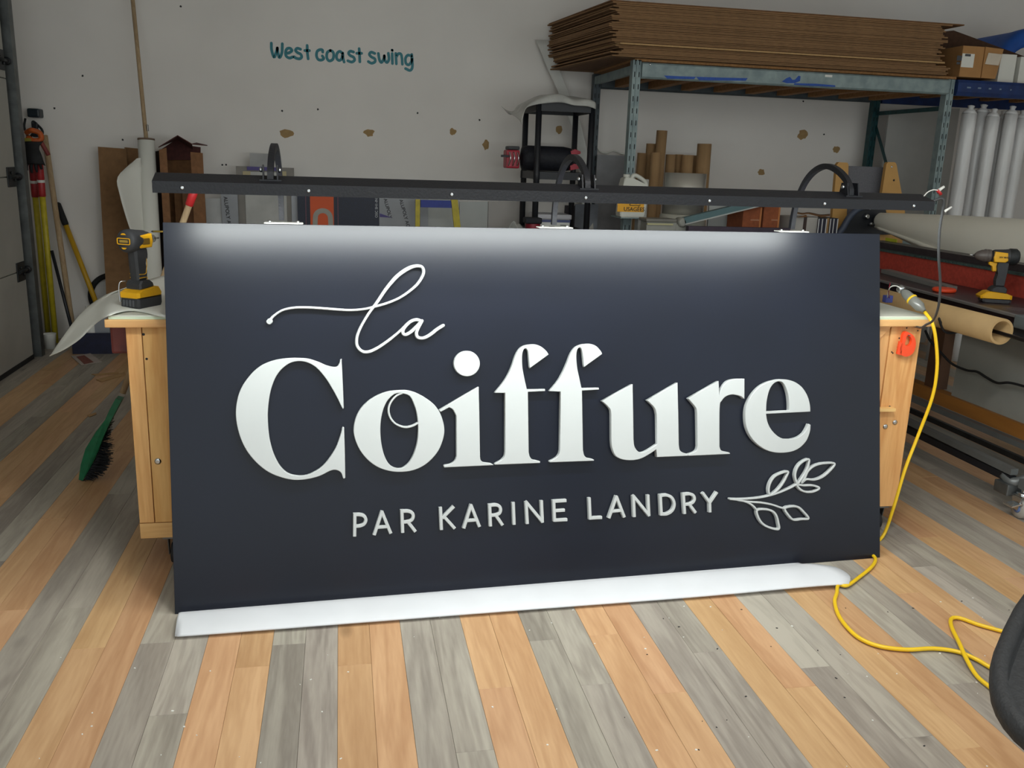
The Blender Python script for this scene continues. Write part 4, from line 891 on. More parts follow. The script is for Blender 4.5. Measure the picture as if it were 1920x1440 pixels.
obj('back_gable', prism(B(), [atY(305, 300, HY+.30), atY(304, 279, HY+.30), atY(333, 259, HY+.30), atY(361, 274, HY+.30), atY(376, 276, HY+.30), atY(376, 300, HY+.30)], (0, .006, 0)), MRF, t)
# ---- sign panels leaning along the back wall (their tops show over the sign and under the lamp bar)
bo = board('acrylic_sheet', 385, 372, 416, 6.62, mat('panel_greywhite', (188, 190, 190), .5), 'plain grey-white panel right of the tall carton', 'panel')
bo = board('film_wrapped_panel', 414, 360, 445, 6.60, POLYB, 'film-wrapped grey panel with vertical black print, leftmost of its kind', 'panel')
q0, q1 = atY(423, 372, 6.595), atY(430, 420, 6.595); mid = (q0+q1)/2
text('ALUPOLY ACM', .036, Vector((mid.x, 6.598, mid.z-.02)), q1-q0, (q1-q0).cross(Vector((0, 1, 0))), INK, bo)
fr = thing('framed_panel', atY(497, 430, 6.64)*1.0, 'grey-edged white panel with a purple strip along its top', 'panel'); fr.location.z = 0; _W[fr.name] = fr.location.copy()
A, C = atY(442, 310, 6.64), atY(551, 315, 6.64)
bx('backing', (A.x, 6.64, 0), (C.x, 6.66, C.z), mat('panel_taupe', (136, 132, 126), .6), fr)
I0, I1 = atY(458, 322, 6.63), atY(536, 324, 6.63)
bx('face', (I0.x, 6.632, .1), (I1.x, 6.639, I1.z), mat('panel_white', (186, 187, 184), .5), fr)
P0, P1 = atY(463, 311, 6.63), atY(528, 321, 6.63)
bx('purple_strip', (P0.x, 6.630, P1.z), (P1.x, 6.6395, P0.z-.004), PURPLE, fr)
for x0 in (455, 522):
    a, b = atY(x0, 321, 6.625), atY(x0+15, 333, 6.625); bx('tape_patch', (a.x, 6.628, b.z), (b.x, 6.6315, a.z), mat('masking_tape', (188, 176, 140), .7), fr)
a, b = atY(468, 287, 6.70), atY(505, 282, 6.70); o = bx('grey_card', (a.x, 6.70, 0), (b.x+.01, 6.715, a.z), mat('pale_grey_card', (172, 172, 172), .7)); tag(o, 'pale grey sheet standing behind the framed panel', 'panel')
bo = board('film_wrapped_panel', 546, 365, 560, 6.63, mat('film_light', (176, 180, 188), .4), 'narrow film-edged panel between framed panel and dark banner', 'panel')
# dark banner with orange block
bn = thing('banner_board', atY(635, 420, 6.58)*1.0, 'dark banner board with orange block, grey ring and pink lines', 'board'); bn.location.z = 0; _W[bn.name] = bn.location.copy()
A, C = atY(557, 352, 6.58), atY(712, 358, 6.58)
bx('board', (A.x, 6.58, 0), (C.x, 6.60, C.z), NAVY, bn)
def decal(px0, py0, px1, py1, m_, nm, par=bn, y=6.5795):
    a, b = atY(px0, py0, y), atY(px1, py1, y); return bx(nm, (min(a.x, b.x), y-.0006, b.z), (max(a.x, b.x), y, a.z), m_, par)
decal(581, 362, 627, 470, mat('orange_print', (220, 92, 44), .6, var=.05), 'orange_block')
PINK = mat('pink_line', (190, 110, 120), .6)
decal(573, 362, 575, 470, PINK, 'pink_line'); decal(633, 362, 635, 470, PINK, 'pink_line')
MB_ = Matrix(((1, 0, 0, 0), (0, 0, -1, 0), (0, 1, 0, 0), (0, 0, 0, 1)))   # plane facing -y : (x,z) -> local
def onwall(px, py, y): p = atY(px, py, y); return (p.x, p.z)
Mr = MB_.copy(); Mr.translation = Vector((0, 6.5788, 0))
rg = [onwall(x, y, 6.58) for x, y in ((591, 470), (591, 415), (594, 400), (605, 395), (616, 400), (620, 415), (620, 470))]
bm = B(); ribbon(bm, rg, 8.5*6.75/FPX, .0006, Mr, 0, caps=False); obj('ring_print', bm, mat('grey_print', (170, 168, 160), .6), bn)
q0, q1 = atY(705.5, 373, 6.579), atY(706.5, 407, 6.579)
text('OSC SH1-IN', .026, Vector(((q0.x+q1.x)/2, 6.579, (q0.z+q1.z)/2)), (0, 0, 1), (-1, 0, 0), mat('white_print', (196, 200, 206), .6), bn)
bo = board('film_wrapped_panel', 711, 365, 779, 6.57, POLYB, 'wide film-wrapped panel with two vertical print rows and a purple wedge', 'panel')
for (xa, ya), (xb, yb) in (((724, 380), (730, 402)), ((753, 380), (764, 420))):
    q0, q1 = atY(xa, ya, 6.565), atY(xb, yb, 6.565); mid = (q0+q1)/2
    text('ALUPOLY' if xa < 740 else 'ALUPOLY AC', .034, Vector((mid.x, 6.568, mid.z)), q1-q0, (q1-q0).cross(Vector((0, 1, 0))), INK, bo)
a, b, c = atY(712, 400, 6.567), atY(735, 408, 6.567), atY(712, 407, 6.567); obj('purple_wedge', prism(B(), [a, b, c], (0, .001, 0)), PURPLE, bo)
# blue and yellow trestle
tr = thing('step_stool', atY(820, 430, 6.30)*1.0, 'yellow-legged stand with a blue top rail in front of white panels', 'stand'); tr.location.z = 0; _W[tr.name] = tr.location.copy()
a, b = atY(789, 375, 6.3), atY(848, 390, 6.3); bx('top_rail', (a.x, 6.3, b.z), (b.x, 6.34, a.z), BLUEINK, tr)
for xa, xb, w_ in ((783.5, 783, 8), (852, 858, 12)):
    a, b = atY(xa, 374, 6.29), atY(xb, 428, 6.29); d = b-a; bt_ = a+d*(a.z/-d.z); hw = w_/2*6.4/FPX
    obj('leg', prism(B(), [a-Vector((hw, 0, 0)), a+Vector((hw, 0, 0)), bt_+Vector((hw, 0, 0)), bt_-Vector((hw, 0, 0))], (0, .03, 0)), YELM, tr)
a, b = atY(783, 428, 6.31), atY(860, 428, 6.31); bx('cross_rail', (a.x, 6.31, .25), (b.x+.03, 6.33, .29), YELM, tr)
WP2 = mat('panel_pale', (182, 186, 184), .5, var=.04); WP3 = mat('panel_warm', (176, 172, 168), .5, var=.04)
board('acrylic_sheet', 788, 372, 803, 6.62, POLYB, 'narrow printed panel seen between the yellow legs', 'panel')
board('acrylic_sheet', 802, 372, 860, 6.66, WP2, 'pale panel framed by the yellow-legged stand', 'panel')
board('acrylic_sheet', 862, 378, 915, 6.64, WP2, 'pale green-grey panel right of the yellow-legged stand', 'panel')
board('acrylic_sheet', 916, 378, 1000, 6.66, WP3, 'warm grey-white panel behind the black shelf legs', 'panel')
# ================================================================ BLACK PLASTIC SHELF UNIT
sh = thing('shelf_unit', (1.48, 6.3, 0), 'black plastic shelf unit with tool bag and film on its top', 'shelf')
SX0, SX1, SY0, SY1 = 1.302, 1.690, 6.06, 6.52
for z1, h_ in ((1.765, .065), (1.305, .05), (.915, .05), (.5, .05), (.12, .05)):
    bm = B(); box(bm, (SX0-.005, SY0-.005, z1-h_), (SX1+.005, SY0+.015, z1)); box(bm, (SX0-.005, SY1-.015, z1-h_), (SX1+.005, SY1+.005, z1)); box(bm, (SX0-.005, SY0+.0155, z1-h_), (SX0+.015, SY1-.0155, z1)); box(bm, (SX1-.015, SY0+.0155, z1-h_), (SX1+.005, SY1-.0155, z1))
    for i in range(7): box(bm, (SX0+.016, SY0+.03+i*.062, z1-.02), (SX1-.016, SY0+.06+i*.062, z1-.012))
    obj('tier', bm, BLACKP, sh)
for x in (SX0+.01, SX1-.01):
    for y in (SY0+.01, SY1-.01): obj('post', lathe(B(), (x, y, 0), (0, 0, 1), [(.021, 0), (.021, 1.25), (.024, 1.256), (.024, 1.30), (.0205, 1.31), (.0205, 1.775)], 14), BLACKP, sh)
FILM2 = mat('clear_film', (220, 220, 214), .3, var=.2, scale=9, bump=.4, alpha=.62)
rows = []
for i, (y, dz_) in enumerate(((6.02, -.05), (6.04, -.004), (6.15, .008), (6.3, .014), (6.45, .008), (6.54, 0))):
    w_ = .012*math.sin(i*2.1)
    rows.append([Vector((SX0-.115-.01*i, y, 1.60+.03*i)), Vector((SX0-.095, y, 1.70+w_)), Vector((SX0-.045, y, 1.755+dz_*.5)), Vector((SX0+.05, y, 1.798+dz_)), Vector((SX0+.15, y, 1.806+w_+dz_)), Vector((SX0+.24, y, 1.792+dz_-w_)), Vector((SX0+.33, y, 1.79+dz_)), Vector((SX1+.0, y, 1.775+dz_))])
o = obj('plastic_film', sheet(B(), rows, .002, 4), FILM2); tag(o, 'crumpled translucent film draped over the black shelf top', 'film')
# tool bag with red ends on the second tier
tb = thing('tool_bag', (1.48, 6.2, 1.307), 'black tool bag with red clamp ends on the black shelf', 'bag')
za = 1.308
BAGM = mat('black_nylon', (20, 22, 34), .7, var=.4, scale=50, bump=.3)
bm = B(); rows = []
ya_, x0_, x1_ = 6.24, 1.23, 1.60
lathe(bm, (x0_, ya_, za+.085), (1, 0, 0), [(.03, 0), (.078, .012), (.085, .05), (.085, .30), (.075, .355), (.03, .37)], 22, 1, 1); obj('bag_body', bm, BAGM, tb)
RX = mat('bag_red', (176, 28, 52), .45, var=.2, scale=30)
bm = B(); box(bm, (1.12, 6.18, za+.012), (1.215, 6.30, za+.135), bev=.012); ce = obj('red_end', bm, RX, tb, 'red clamp end')
for i in range(3): obj('clip_bar', tube(B(), [Vector((1.14+i*.028, 6.172, za+.12)), Vector((1.146+i*.028, 6.16, za+.08)), Vector((1.136+i*.03, 6.172, za+.03))], .0045, 8), CHROME, ce)
obj('clip_arm', box(B(), (1.085, 6.17, za+.085), (1.14, 6.2, za+.10), bev=.003), BLACKP, ce)
obj('top_cap', box(B(), (1.13, 6.17, za+.136), (1.21, 6.29, za+.16), bev=.008), CHAR, ce)
for z_ in (.012, .11): obj('red_corner', prism(B(), [(1.575, 6.17, za+z_), (1.64, 6.17, za+z_+.015), (1.64, 6.17, za+z_+.03), (1.60, 6.17, za+z_+.045), (1.57, 6.17, za+z_+.03)], (0, .1, 0)), RX, tb)
# boxes on the third tier
o = bx('white_tub', (1.34, 6.10, .917), (1.57, 6.35, .985), WHITEP, bev=.008); tag(o, 'white lidded tub with a blue band on the black shelf', 'box')
bx('lid', (1.33, 6.09, .9855), (1.58, 6.36, 1.02), mat('tub_lid', (190, 190, 196), .5), o, bev=.01); bx('blue_band', (1.339, 6.0985, .966), (1.571, 6.0998, .983), mat('band_blue', (70, 80, 130), .5), o)
bx('printed_mark', (1.42, 6.098, .935), (1.46, 6.0995, .94), INK, o); bx('printed_mark', (1.50, 6.098, .945), (1.54, 6.0995, .95), INK, o)
o = obj('red_pouch', lathe(B(), (1.28, 6.0, .88), (0, 0, 1), [(.05, 0), (.052, .08), (.045, .1)], 14), REDD); o.location.y = 5.98; tag(o, 'red tub with dark bag collar left of the black shelf leg', 'tub')
bx('collar', (1.215, 5.93, .965), (1.33, 6.03, 1.005), BAGM, o, bev=.01)
o = obj('crumpled_film', sheet(B(), [[(1.10+.05*i, 6.0+.03*j, .88+.05*math.sin(i*1.9+j)+.05*(i == 1 or i == 2)) for i in range(4)] for j in range(4)], .003), FILM2); tag(o, 'small crumpled clear film beside the red tub', 'film')
for (a_, s_) in (((1.0, 5.75), (1.36, 6.04)),):
    st2 = thing('low_stand', (1.2, 5.9, 0), 'low dark stand beside the black shelf, hidden behind the sign', 'stand')
    bx('top', (a_[0], a_[1], .85), (s_[0]-.08, s_[1], .879), DARKB, st2)
    for x in (1.02, 1.24):
        for y in (5.77, 6.0): bx('leg', (x, y, 0), (x+.03, y+.03, .85), DARKB, st2)
# panels and films between shelf and rack
board('dark_speckled_board', 1060, 385, 1080, 6.62, mat('speckled_board', (62, 56, 62), .7, var=.5, scale=200), 'dark speckled board standing behind the black shelf leg', 'board', yt1=386)
o = board('clear_bag_panel', 1079, 383, 1122, 6.60, mat('bag_panel', (126, 132, 142), .3, var=.25, scale=8, bump=.3), 'dim grey panel in a clear bag behind the rack post', 'panel')
a, b = atY(1085, 400, 6.59), atY(1132, 430, 6.59); o = bx('blue_pack', (a.x, 6.52, b.z-.2), (b.x, 6.58, a.z), mat('dark_blue_pack', (24, 52, 92), .45, var=.35, scale=18)); tag(o, 'dark blue packet leaning between shelf and rack posts', 'packet')
o.location.z = 0; 
o = board('grey_film_panel', 1120, 290, 1173, 6.66, mat('grey_film_panel', (128, 128, 130), .35, var=.25, scale=5, bump=.2), 'tall grey film-wrapped panel behind the rack post', 'panel', yt1=292)
t = thing('wall_cable', atY(1150, 285, 6.85), 'pale cable running along the wall behind the rack post', 'cable'); obj('cable', tube(B(), [atY(1118, 272, 6.86), atY(1124, 283, 6.86), atY(1136, 287, 6.86), atY(1150, 283, 6.86), atY(1165, 288, 6.86), atY(1180, 289, 6.86)], .006, 8), PAPER, t)
# long bent white trim board leaning behind the shelf
pts = [(1016, 75, 6.86, 12), (1038, 130, 6.84, 11.5), (1056, 172, 6.81, 10.5), (1077, 225, 6.78, 10), (1088, 266, 6.75, 9.5), (1094, 300, 6.72, 9), (1098, 360, 6.68, 9), (1104, 430, 6.62, 9)]
rows = [[atY(x-h_, y, Yy), atY(x+h_, y+1, Yy-.02)] for x, y, Yy, h_ in pts]
rows = [[r[0], r[0].lerp(r[1], .33), r[0].lerp(r[1], .66), r[1]] for r in rows]
o = obj('trim_board', sheet(B(), rows, .012, 3), TRIMW); tag(o, 'long bent white trim board leaning behind the black shelf', 'board')
# ================================================================ STEEL RACKS
RX0, RX1, RYF, RYB, RT = 1.86, 4.16, 5.80, 6.72, 2.015
rk = thing('steel_rack', ((RX0+RX1)/2, 6.26, 0), 'grey-green slotted steel rack stacked with cardboard', 'rack')
def post(x, y, top, par, m_=RACKP, w_=.055, face=-1):
    bm = B(); box(bm, (x, y, 0), (x+w_, y+.004, top)); box(bm, (x, y+.0045, 0), (x+.004, y+.06, top)); box(bm, (x+w_-.004, y+.0045, 0), (x+w_, y+.06, top)); box(bm, (x+w_*.42, y-.006, 0), (x+w_*.58, y-.0005, top))
    p = obj('post', bm, m_, par); bm = B(); z = .12
    while z < top-.03:
        for dx in (.20, .74): box(bm, (x+w_*dx, y-.0012, z), (x+w_*(dx+.10), y-.0002, z+.032))
        z += .075
    obj('slots', bm, SLOT, p, kind='stuff'); return p
post(RX0, RYF, RT+.01, rk); post(RX1-.03, RYF, RT-.0, rk)
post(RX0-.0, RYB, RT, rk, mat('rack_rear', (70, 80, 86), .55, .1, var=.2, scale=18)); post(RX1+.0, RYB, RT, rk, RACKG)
bmh = .098
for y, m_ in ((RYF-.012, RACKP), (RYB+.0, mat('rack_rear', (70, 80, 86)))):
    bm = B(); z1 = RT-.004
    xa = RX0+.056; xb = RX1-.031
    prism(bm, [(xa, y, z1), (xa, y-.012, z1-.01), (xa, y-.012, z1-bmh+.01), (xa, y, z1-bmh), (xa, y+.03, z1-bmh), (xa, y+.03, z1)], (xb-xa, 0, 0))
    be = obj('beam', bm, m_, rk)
    if y < 6:
        a, b = atY(1243, 146, y-.013), atY(1402, 151, y-.013)
        for (x0, y0, x1, y1) in ((1245, 141.5, 1305, 147), (1305, 144, 1402, 150)):
            chip_ = [atY(x0, y0, y-.0125), atY((x0+x1)/2, y0+1.5, y-.0125), atY(x1, y0+2.5, y-.0125), atY(x1-4, y1+1.5, y-.0125), atY(x0+6, y1+.5, y-.0125)]
            obj('blue_paint_wear', prism(B(), chip_, (0, -.0008, 0)), BLUEP, be)
        for poly in ([(1466, 153), (1474, 147), (1481, 144), (1486, 150), (1491, 149), (1497, 142), (1501, 143), (1500, 152), (1490, 156), (1475, 156)], [(1490, 156), (1530, 157), (1566, 160), (1566, 163), (1520, 161), (1488, 159)]):
            obj('blue_paint_wear', prism(B(), [atY(px, py, y-.0125) for px, py in poly], (0, -.0008, 0)), BLUEP, be)
        a, b = atY(1547, 140, y-.0125), atY(1560, 145, y-.0125); bx('white_tag', (a.x, y-.0145, b.z), (b.x, y-.0126, a.z), WHITEP, be)
        c = atY(1219, 121, y-.0125); obj('bolt', lathe(B(), (c.x, y-.0125, c.z), (0, -1, 0), [(.007, 0), (.006, .004), (.002, .005)], 10), CHROME, be)
for x in (RX0+.004, RX1-.02): bx('side_beam', (x, RYF+.062, RT-.075), (x+.03, RYB-.002, RT-.02), RACKP, rk)
DECK = mat('particle_board', (168, 122, 76), .9, var=.25, scale=60)
bx('deck', (RX0+.01, RYF+.0, RT+.003), (RX1+.03, RYB+.05, RT+.018), DECK, rk, 'tan particle board deck')
for i in range(9):
    x = RX0+.16+i*.26; bx('deck_slat', (x, RYF+.02, RT-.088), (x+.07, RYB-.001, RT+.0022), DECK, rk)
# green diagonal brace on the right end frame
def bar(bm, a, b, w_, t_):
    a, b = Vector(a), Vector(b); d = (b-a).normalized(); s = d.cross(Vector((1, 0, 0))).normalized()
    return prism(bm, [a-s*w_, a+s*w_, b+s*w_, b-s*w_], (t_, 0, 0))
bx('end_tie', (RX1+.03, RYF+.062, RT-.20), (RX1+.036, RYB, RT-.17), RACKG, rk)
obj('brace', bar(B(), (RX1+.038, RYF+.06, .55), (RX1+.038, RYB, RT-.28), .015, .004), RACKG, rk)
obj('brace', bar(B(), (RX1+.045, RYF+.06, 1.15), (RX1+.045, RYF+.4, .3), .015, .004), RACKG, rk)
bx('lower_beam', (RX0+.056, RYF-.02, .86), (RX1-.031, RYF+.02, .93), RACKP, rk)
# second rack in blue continuing to the right
r2 = thing('blue_rack', (5.0, 6.26, 0), 'blue steel rack continuing right of the grey-green one', 'rack')
bm = B(); prism(bm, [(RX1+.03, RYF-.02, RT-.0), (RX1+.03, RYF-.03, RT-.02), (RX1+.03, RYF-.03, RT-.08), (RX1+.03, RYF-.02, RT-.105), (RX1+.03, RYF+.02, RT-.105), (RX1+.03, RYF+.02, RT)], (1.75, 0, 0)); b2 = obj('beam', bm, RACKB, r2)
for i in range(5): bx('worn_spot', (RX1+.10+i*.085, RYF-.0312, RT-.055), (RX1+.13+i*.08, RYF-.0302, RT-.045), mat('worn_spot', (120, 140, 160), .6), b2)
bx('beam', (RX1+.07, RYB, RT-.105), (5.9, RYB+.03, RT), RACKB, r2); bx('deck', (RX1+.04, RYF+.021, RT-.012), (5.9, RYB-.002, RT+.003), DECK, r2)
post(5.9, RYF, RT, r2, RACKB); post(5.9, RYB, RT, r2, RACKB)
for i in range(6): bx('deck_slat', (RX1+.12+i*.27, RYF+.025, RT-.05), (RX1+.19+i*.27, RYB-.002, RT-.0125), DECK, r2)
# ---- cardboard stack on the rack
rs = random.Random(12); zz = RT+.0195; xl = 1.70; n_s = 34
top_z = 2.365
hs_ = (top_z-zz)/n_s
grp = 'brown cardboard sheets stacked on the rack'
for i in range(n_s):
    f = i/(n_s-1); x0 = xl+rs.uniform(-.03, .035); x1 = 4.02+rs.uniform(-.05, .03)+(.06 if i > n_s-3 else 0); y0 = RYF-.055+rs.uniform(-.010, .010); y1 = 6.86+rs.uniform(-.04, .02)
    lab = None; m_ = CARD; th = hs_*.86; gr = grp
    if i == 7: y0 -= .04; m_ = CARDL; lab = 'pale-edged cardboard sheet jutting from the stack on the rack'; gr = None; th = hs_*1.0; x0 += .04
    if i == n_s-1: lab = 'topmost dark cardboard sheet of the stack on the rack'; gr = None; m_ = CARDD; x1 += .1
    if i < 6: x0 += .10*rs.random(); x1 += .05
    z = zz+i*hs_
    droop = .018*(1 if i > 2 else .3)*0
    bm = B(); prism(bm, [(x0, y0, z), (x1, y0, z), (x1-.05, y1, z), (x0-.15+rs.uniform(-.02, .02), y1, z)], (0, 0, th))
    o = obj('cardboard_sheet', bm, m_); tag(o, lab or 'flat brown cardboard sheet in the stack on the steel rack', 'cardboard', gr)
bm = B(); prism(bm, [(1.73, 5.78, RT-.004), (1.84, 5.86, RT-.004), (1.84, 6.7, RT-.004), (1.60, 6.8, RT-.004)], (0, 0, .006)); o = obj('cardboard_sheet', bm, CARDD); o.location.z = RT+.0185-.0; tag(o, 'drooping brown card underneath the stack at its left end', 'cardboard')
# dark flap sheets falling away to the right behind the labelled carton
a = [atY(1780, 45, 6.05), atY(1806, 40, 6.05), atY(1930, 108, 6.25), atY(1930, 150, 6.25), atY(1780, 130, 6.05)]
pl_ = [Vector((p.x, 6.12, p.z)) for p in a]
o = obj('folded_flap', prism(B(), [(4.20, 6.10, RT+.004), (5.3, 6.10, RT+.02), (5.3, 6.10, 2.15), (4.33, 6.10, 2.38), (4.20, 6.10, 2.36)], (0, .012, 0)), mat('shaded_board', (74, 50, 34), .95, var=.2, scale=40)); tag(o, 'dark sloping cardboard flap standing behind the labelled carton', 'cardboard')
# labelled carton and white boxes on the right of the rack
cx0, cx1 = atY(1779, 100, 5.78).x, atY(1847, 100, 5.78).x
ct = thing('labelled_carton', (4.3, 5.9, RT+.005), 'brown carton with two white shipping labels on the rack end', 'carton')
CT = mat('carton_tan', (176, 130, 80), .85, var=.08, scale=12)
TZ0 = RT+.0195; tz1 = atY(1848, 88, 5.79).z
bx('carton_body', (cx0+.11, 5.79, TZ0), (cx1, 6.05, tz1), CT, ct, bev=.003)
a, b = atY(1848, 87, 5.78), atY(1884, 92, 5.79)
obj('carton_body', prism(B(), [(cx1+.002, 5.785, TZ0), (cx1+.002, 5.785, tz1), (b.x, 5.80, b.z), (b.x-.03, 5.80, TZ0)], (0, .25, 0)), CT, ct)
a, b = atY(1789, 99, 5.7885), atY(1824, 127, 5.7885); lb = bx('shipping_label', (max(a.x, cx0+.112), 5.788, b.z), (b.x, 5.7897, a.z), PAPER, ct)
for k_, (x0, y0, x1, y1) in enumerate(((1795, 104, 1803, 114), (1810, 101, 1820, 106), (1794, 116, 1800, 121))):
    a, b = atY(x0, y0, 5.7875), atY(x1, y1, 5.7875); bx('printed_block', (a.x, 5.7872, b.z), (b.x, 5.7879, a.z), mat('grey_ink', (90, 92, 98), .7, var=.5, scale=300), lb)
a, b = atY(1850, 100, 5.7830), atY(1875, 123, 5.7830); obj('shipping_label', prism(B(), [(a.x, 5.783, b.z+.004), (b.x-.012, 5.783, b.z), (b.x+.004, 5.784, a.z), (a.x+.014, 5.783, a.z+.004)], (0, .0012, 0)), mat('cream_label', (216, 204, 186), .7), ct)
wz = atY(1900, 106, 5.95).z
for i, (xa, xb, lab) in enumerate(((1870, 1907, 'white carton right of the labelled carton'), (1908, 1960, 'white carton at the far right end of the rack'))):
    a, b = atY(xa, 106, 5.86), atY(xb, 106, 5.86); o = bx('white_carton', (a.x+.03, 5.86, RT+.0045), (b.x, 6.08, wz-.01*i), PAPER, bev=.002); tag(o, lab, 'carton')
a, b, c = atY(1872, 72, 6.2), atY(1925, 60, 6.2), atY(1990, 70, 6.2)
rows = [[Vector((a.x-.02, y, wz-.0-dz_)), Vector((a.x+.12, y, a.z+.03-dz_)), Vector((b.x+.05, y, b.z+.02-dz_)), Vector((c.x, y, b.z-.02-dz_))] for y, dz_ in ((6.14, .12), (6.18, .0), (6.35, 0), (6.55, 0), (6.7, 0))]
o = obj('blue_tarp', sheet(B(), rows, .03, 3), mat('blue_tarp', (24, 84, 170), .6, var=.15)); tag(o, 'blue tarp bulging on top of the right rack', 'tarp')
# ---- film-wrapped things standing in the racks
o = board('wrapped_board', 1668, 208, 1800, 6.60, mat('wrapped_board', (176, 176, 172), .4, var=.12, scale=3, bump=.15), 'large grey film-wrapped board between the rack posts', 'board', yt1=203)
gr = 'film-wrapped white rolls under the blue rack'
for i, (px, top, r_) in enumerate(((1818, 213, .050), (1842, 211, .052), (1862, 219, .045), (1879, 223, .042), (1896, 214, .046), (1916, 222, .05))):
    r_ *= 1.0; yy = 5.92+.105*(i % 2)
    p = atY(px, top, yy); t = thing('wrapped_roll', (p.x, yy, 0), '%s white film-wrapped roll from the left under the blue rack' % ('first', 'second', 'third', 'fourth', 'fifth', 'sixth')[i], 'roll', gr)
    bm = B(); rr_ = random.Random(i); n = 20; rings = []
    for j in range(15):
        z = p.z*j/14; rings.append([bm.verts.new((p.x+math.cos(2*math.pi*k_/n)*r_*(1+.08*math.sin(3*k_+j*.9+i)), yy+math.sin(2*math.pi*k_/n)*r_*(1+.08*math.cos(2*k_+j+i)), z)) for k_ in range(n)])
    for A, C in zip(rings, rings[1:]):
        for k_ in range(n): f = bm.faces.new((A[k_], A[(k_+1) % n], C[(k_+1) % n], C[k_])); f.smooth = True
    bm.faces.new(rings[0]); bm.faces.new(rings[-1]); obj('roll', bm, FILMW, t)
    obj('film_gather', lathe(B(), (p.x, yy, p.z-.002), (.1, 0, 1), [(r_, 0), (r_*.8, .02), (r_*.35, .035), (r_*.5, .055), (r_*.2, .06)], 12), FILMW, t)
# ================================================================ LOW TABLE BEHIND THE SIGN AND WHAT STANDS ON IT
TT = .885
lt = thing('side_table', (2.4, 5.5, 0), 'dark side table behind the sign carrying cartons and the paper cutter', 'table')
bx('table_top', (1.55, 5.28, TT-.03), (4.05, 5.76, TT), DARKB, lt)
for x in (1.58, 3.97):
    for y in (5.3, 5.70): bx('leg', (x, y, 0), (x+.04, y+.04, TT-.03), DARKB, lt)
# paper tubes standing on the floor behind the rack front
gr = 'brown cardboard tubes standing inside the rack'
labs = ('short brown tube leftmost of the cluster, next to the rack post', 'mid-height pinkish brown tube left of the tallest one', 'short brown tube in front of the tallest tube', 'tallest brown tube of the cluster', 'short brown tube just right of the tallest one', 'narrow short tube in the middle of the cluster', 'wide short tube left of the right tall tube', 'narrow short tube touching the right tall tube', 'thick tall tube at the right end of the cluster')
for i, (x0, x1, tp, yy) in enumerate(((510, 600, 355, 6.40), (600, 700, 262, 6.44), (645, 742, 350, 6.26), (703, 805, 130, 6.36), (795, 890, 370, 6.42), (890, 965, 370, 6.46), (955, 1068, 375, 6.36), (1062, 1118, 380, 6.46), (1112, 1246, 262, 6.32))):
    a = atY(1100+x0/5.333, 220+tp/5.333, yy); b = atY(1100+x1/5.333, 220+tp/5.333, yy); r_ = (b.x-a.x)/2; c = (a.x+b.x)/2
    bot = atY(1100+(x0+x1)/2/5.333-9, 420, yy)
    o = obj('cardboard_tube', pipe(B(), (bot.x if i > 3 else c-.02, yy, 0.0), (c, yy, a.z), r_, r_-.006, 24), TUBEC); tag(o, labs[i], 'tube', gr)
# wire clamp
# duct: shiny metal cylinder on a pale base
da, db_ = atY(1261, 324, 5.50), atY(1335, 326, 5.50); cx = (da.x+db_.x)/2+.0; r_ = (db_.x-da.x)/2
cyl_top = da.z; zb = atY(1284, 402, 5.50).z
t = thing('metal_drum', (cx-.02, 5.52, zb-.03), 'shiny metal cylinder standing on a pale disc beside the brown tubes', 'cylinder')
BRUSH = mat('brushed_aluminium', (206, 204, 196), .32, .75, var=.06, scale=3, stretch=(1, 1, .1))
obj('cylinder', cyl(B(), (cx-.012, 5.58, zb), (cx-.012, 5.58, cyl_top), r_, n=40), BRUSH, t)
obj('base_disc', lathe(B(), (cx-.012, 5.58, TT+.001), (0, 0, 1), [(r_+.0, 0), (r_+.015, .01), (r_+.015, zb-TT-.012), (r_, zb-TT-.002)], 36), mat('pale_base', (170, 168, 156), .5), t)
# jug on a small bracket in front of the rack post
jy = 5.62
ja, jb = atY(1163, 340, jy), atY(1211, 340, jy); jz0 = atY(1185, 407, jy).z; jz1 = atY(1185, 345, jy).z
jw = (jb.x-ja.x)
jg = thing('oil_jug', ((ja.x+jb.x)/2, jy, jz0), 'white plastic jug with yellow label reading USAGÉES', 'jug')
jx0 = atY(1158, 400, jy).x; jx1 = atY(1204, 400, jy).x
bm = B(); prism(bm, [(jx0+.006, jy-.05, jz0+.0), (jx1-.006, jy-.05, jz0+.0), (jx1, jy-.05, jz0+.015), (jx1+.02, jy-.05, jz1-.03), (jx1+.012, jy-.05, jz1-.005), (jx0+.075, jy-.05, jz1+.038), (jx0+.02, jy-.05, jz1+.040), (jx0+.012, jy-.05, jz1+.0), (jx0, jy-.05, jz0+.015)], (0, .1, 0))
bmesh.ops.bevel(bm, geom=list(bm.edges), offset=.006, segments=2, affect='EDGES'); obj('jug_body', bm, mat('milky_plastic', (206, 206, 196), .4, var=.04), jg)
obj('jug_handle', tube(B(), [(jx0+.075, jy-.01, jz1+.030), (jx0+.09, jy-.01, jz1+.055), (jx0+.125, jy-.01, jz1+.045), (jx0+.165, jy-.01, jz1+.018), (jx0+.178, jy-.01, jz1-.012), (jx0+.165, jy-.01, jz1-.035)], .013, 10), mat('milky_plastic', (206, 206, 196)), jg)
obj('spout', cyl(B(), (jx0+.045, jy, jz1+.036), (jx0+.045, jy, jz1+.06), .022), mat('milky_plastic', (206, 206, 196)), jg)
la_, lb_ = atY(1160, 360, jy-.052), atY(1206, 398, jy-.052)
lb = bx('yellow_label', (la_.x-.002, jy-.0525, lb_.z), (lb_.x+.003, jy-.0505, la_.z), mat('label_yellow', (238, 172, 30), .5), jg)
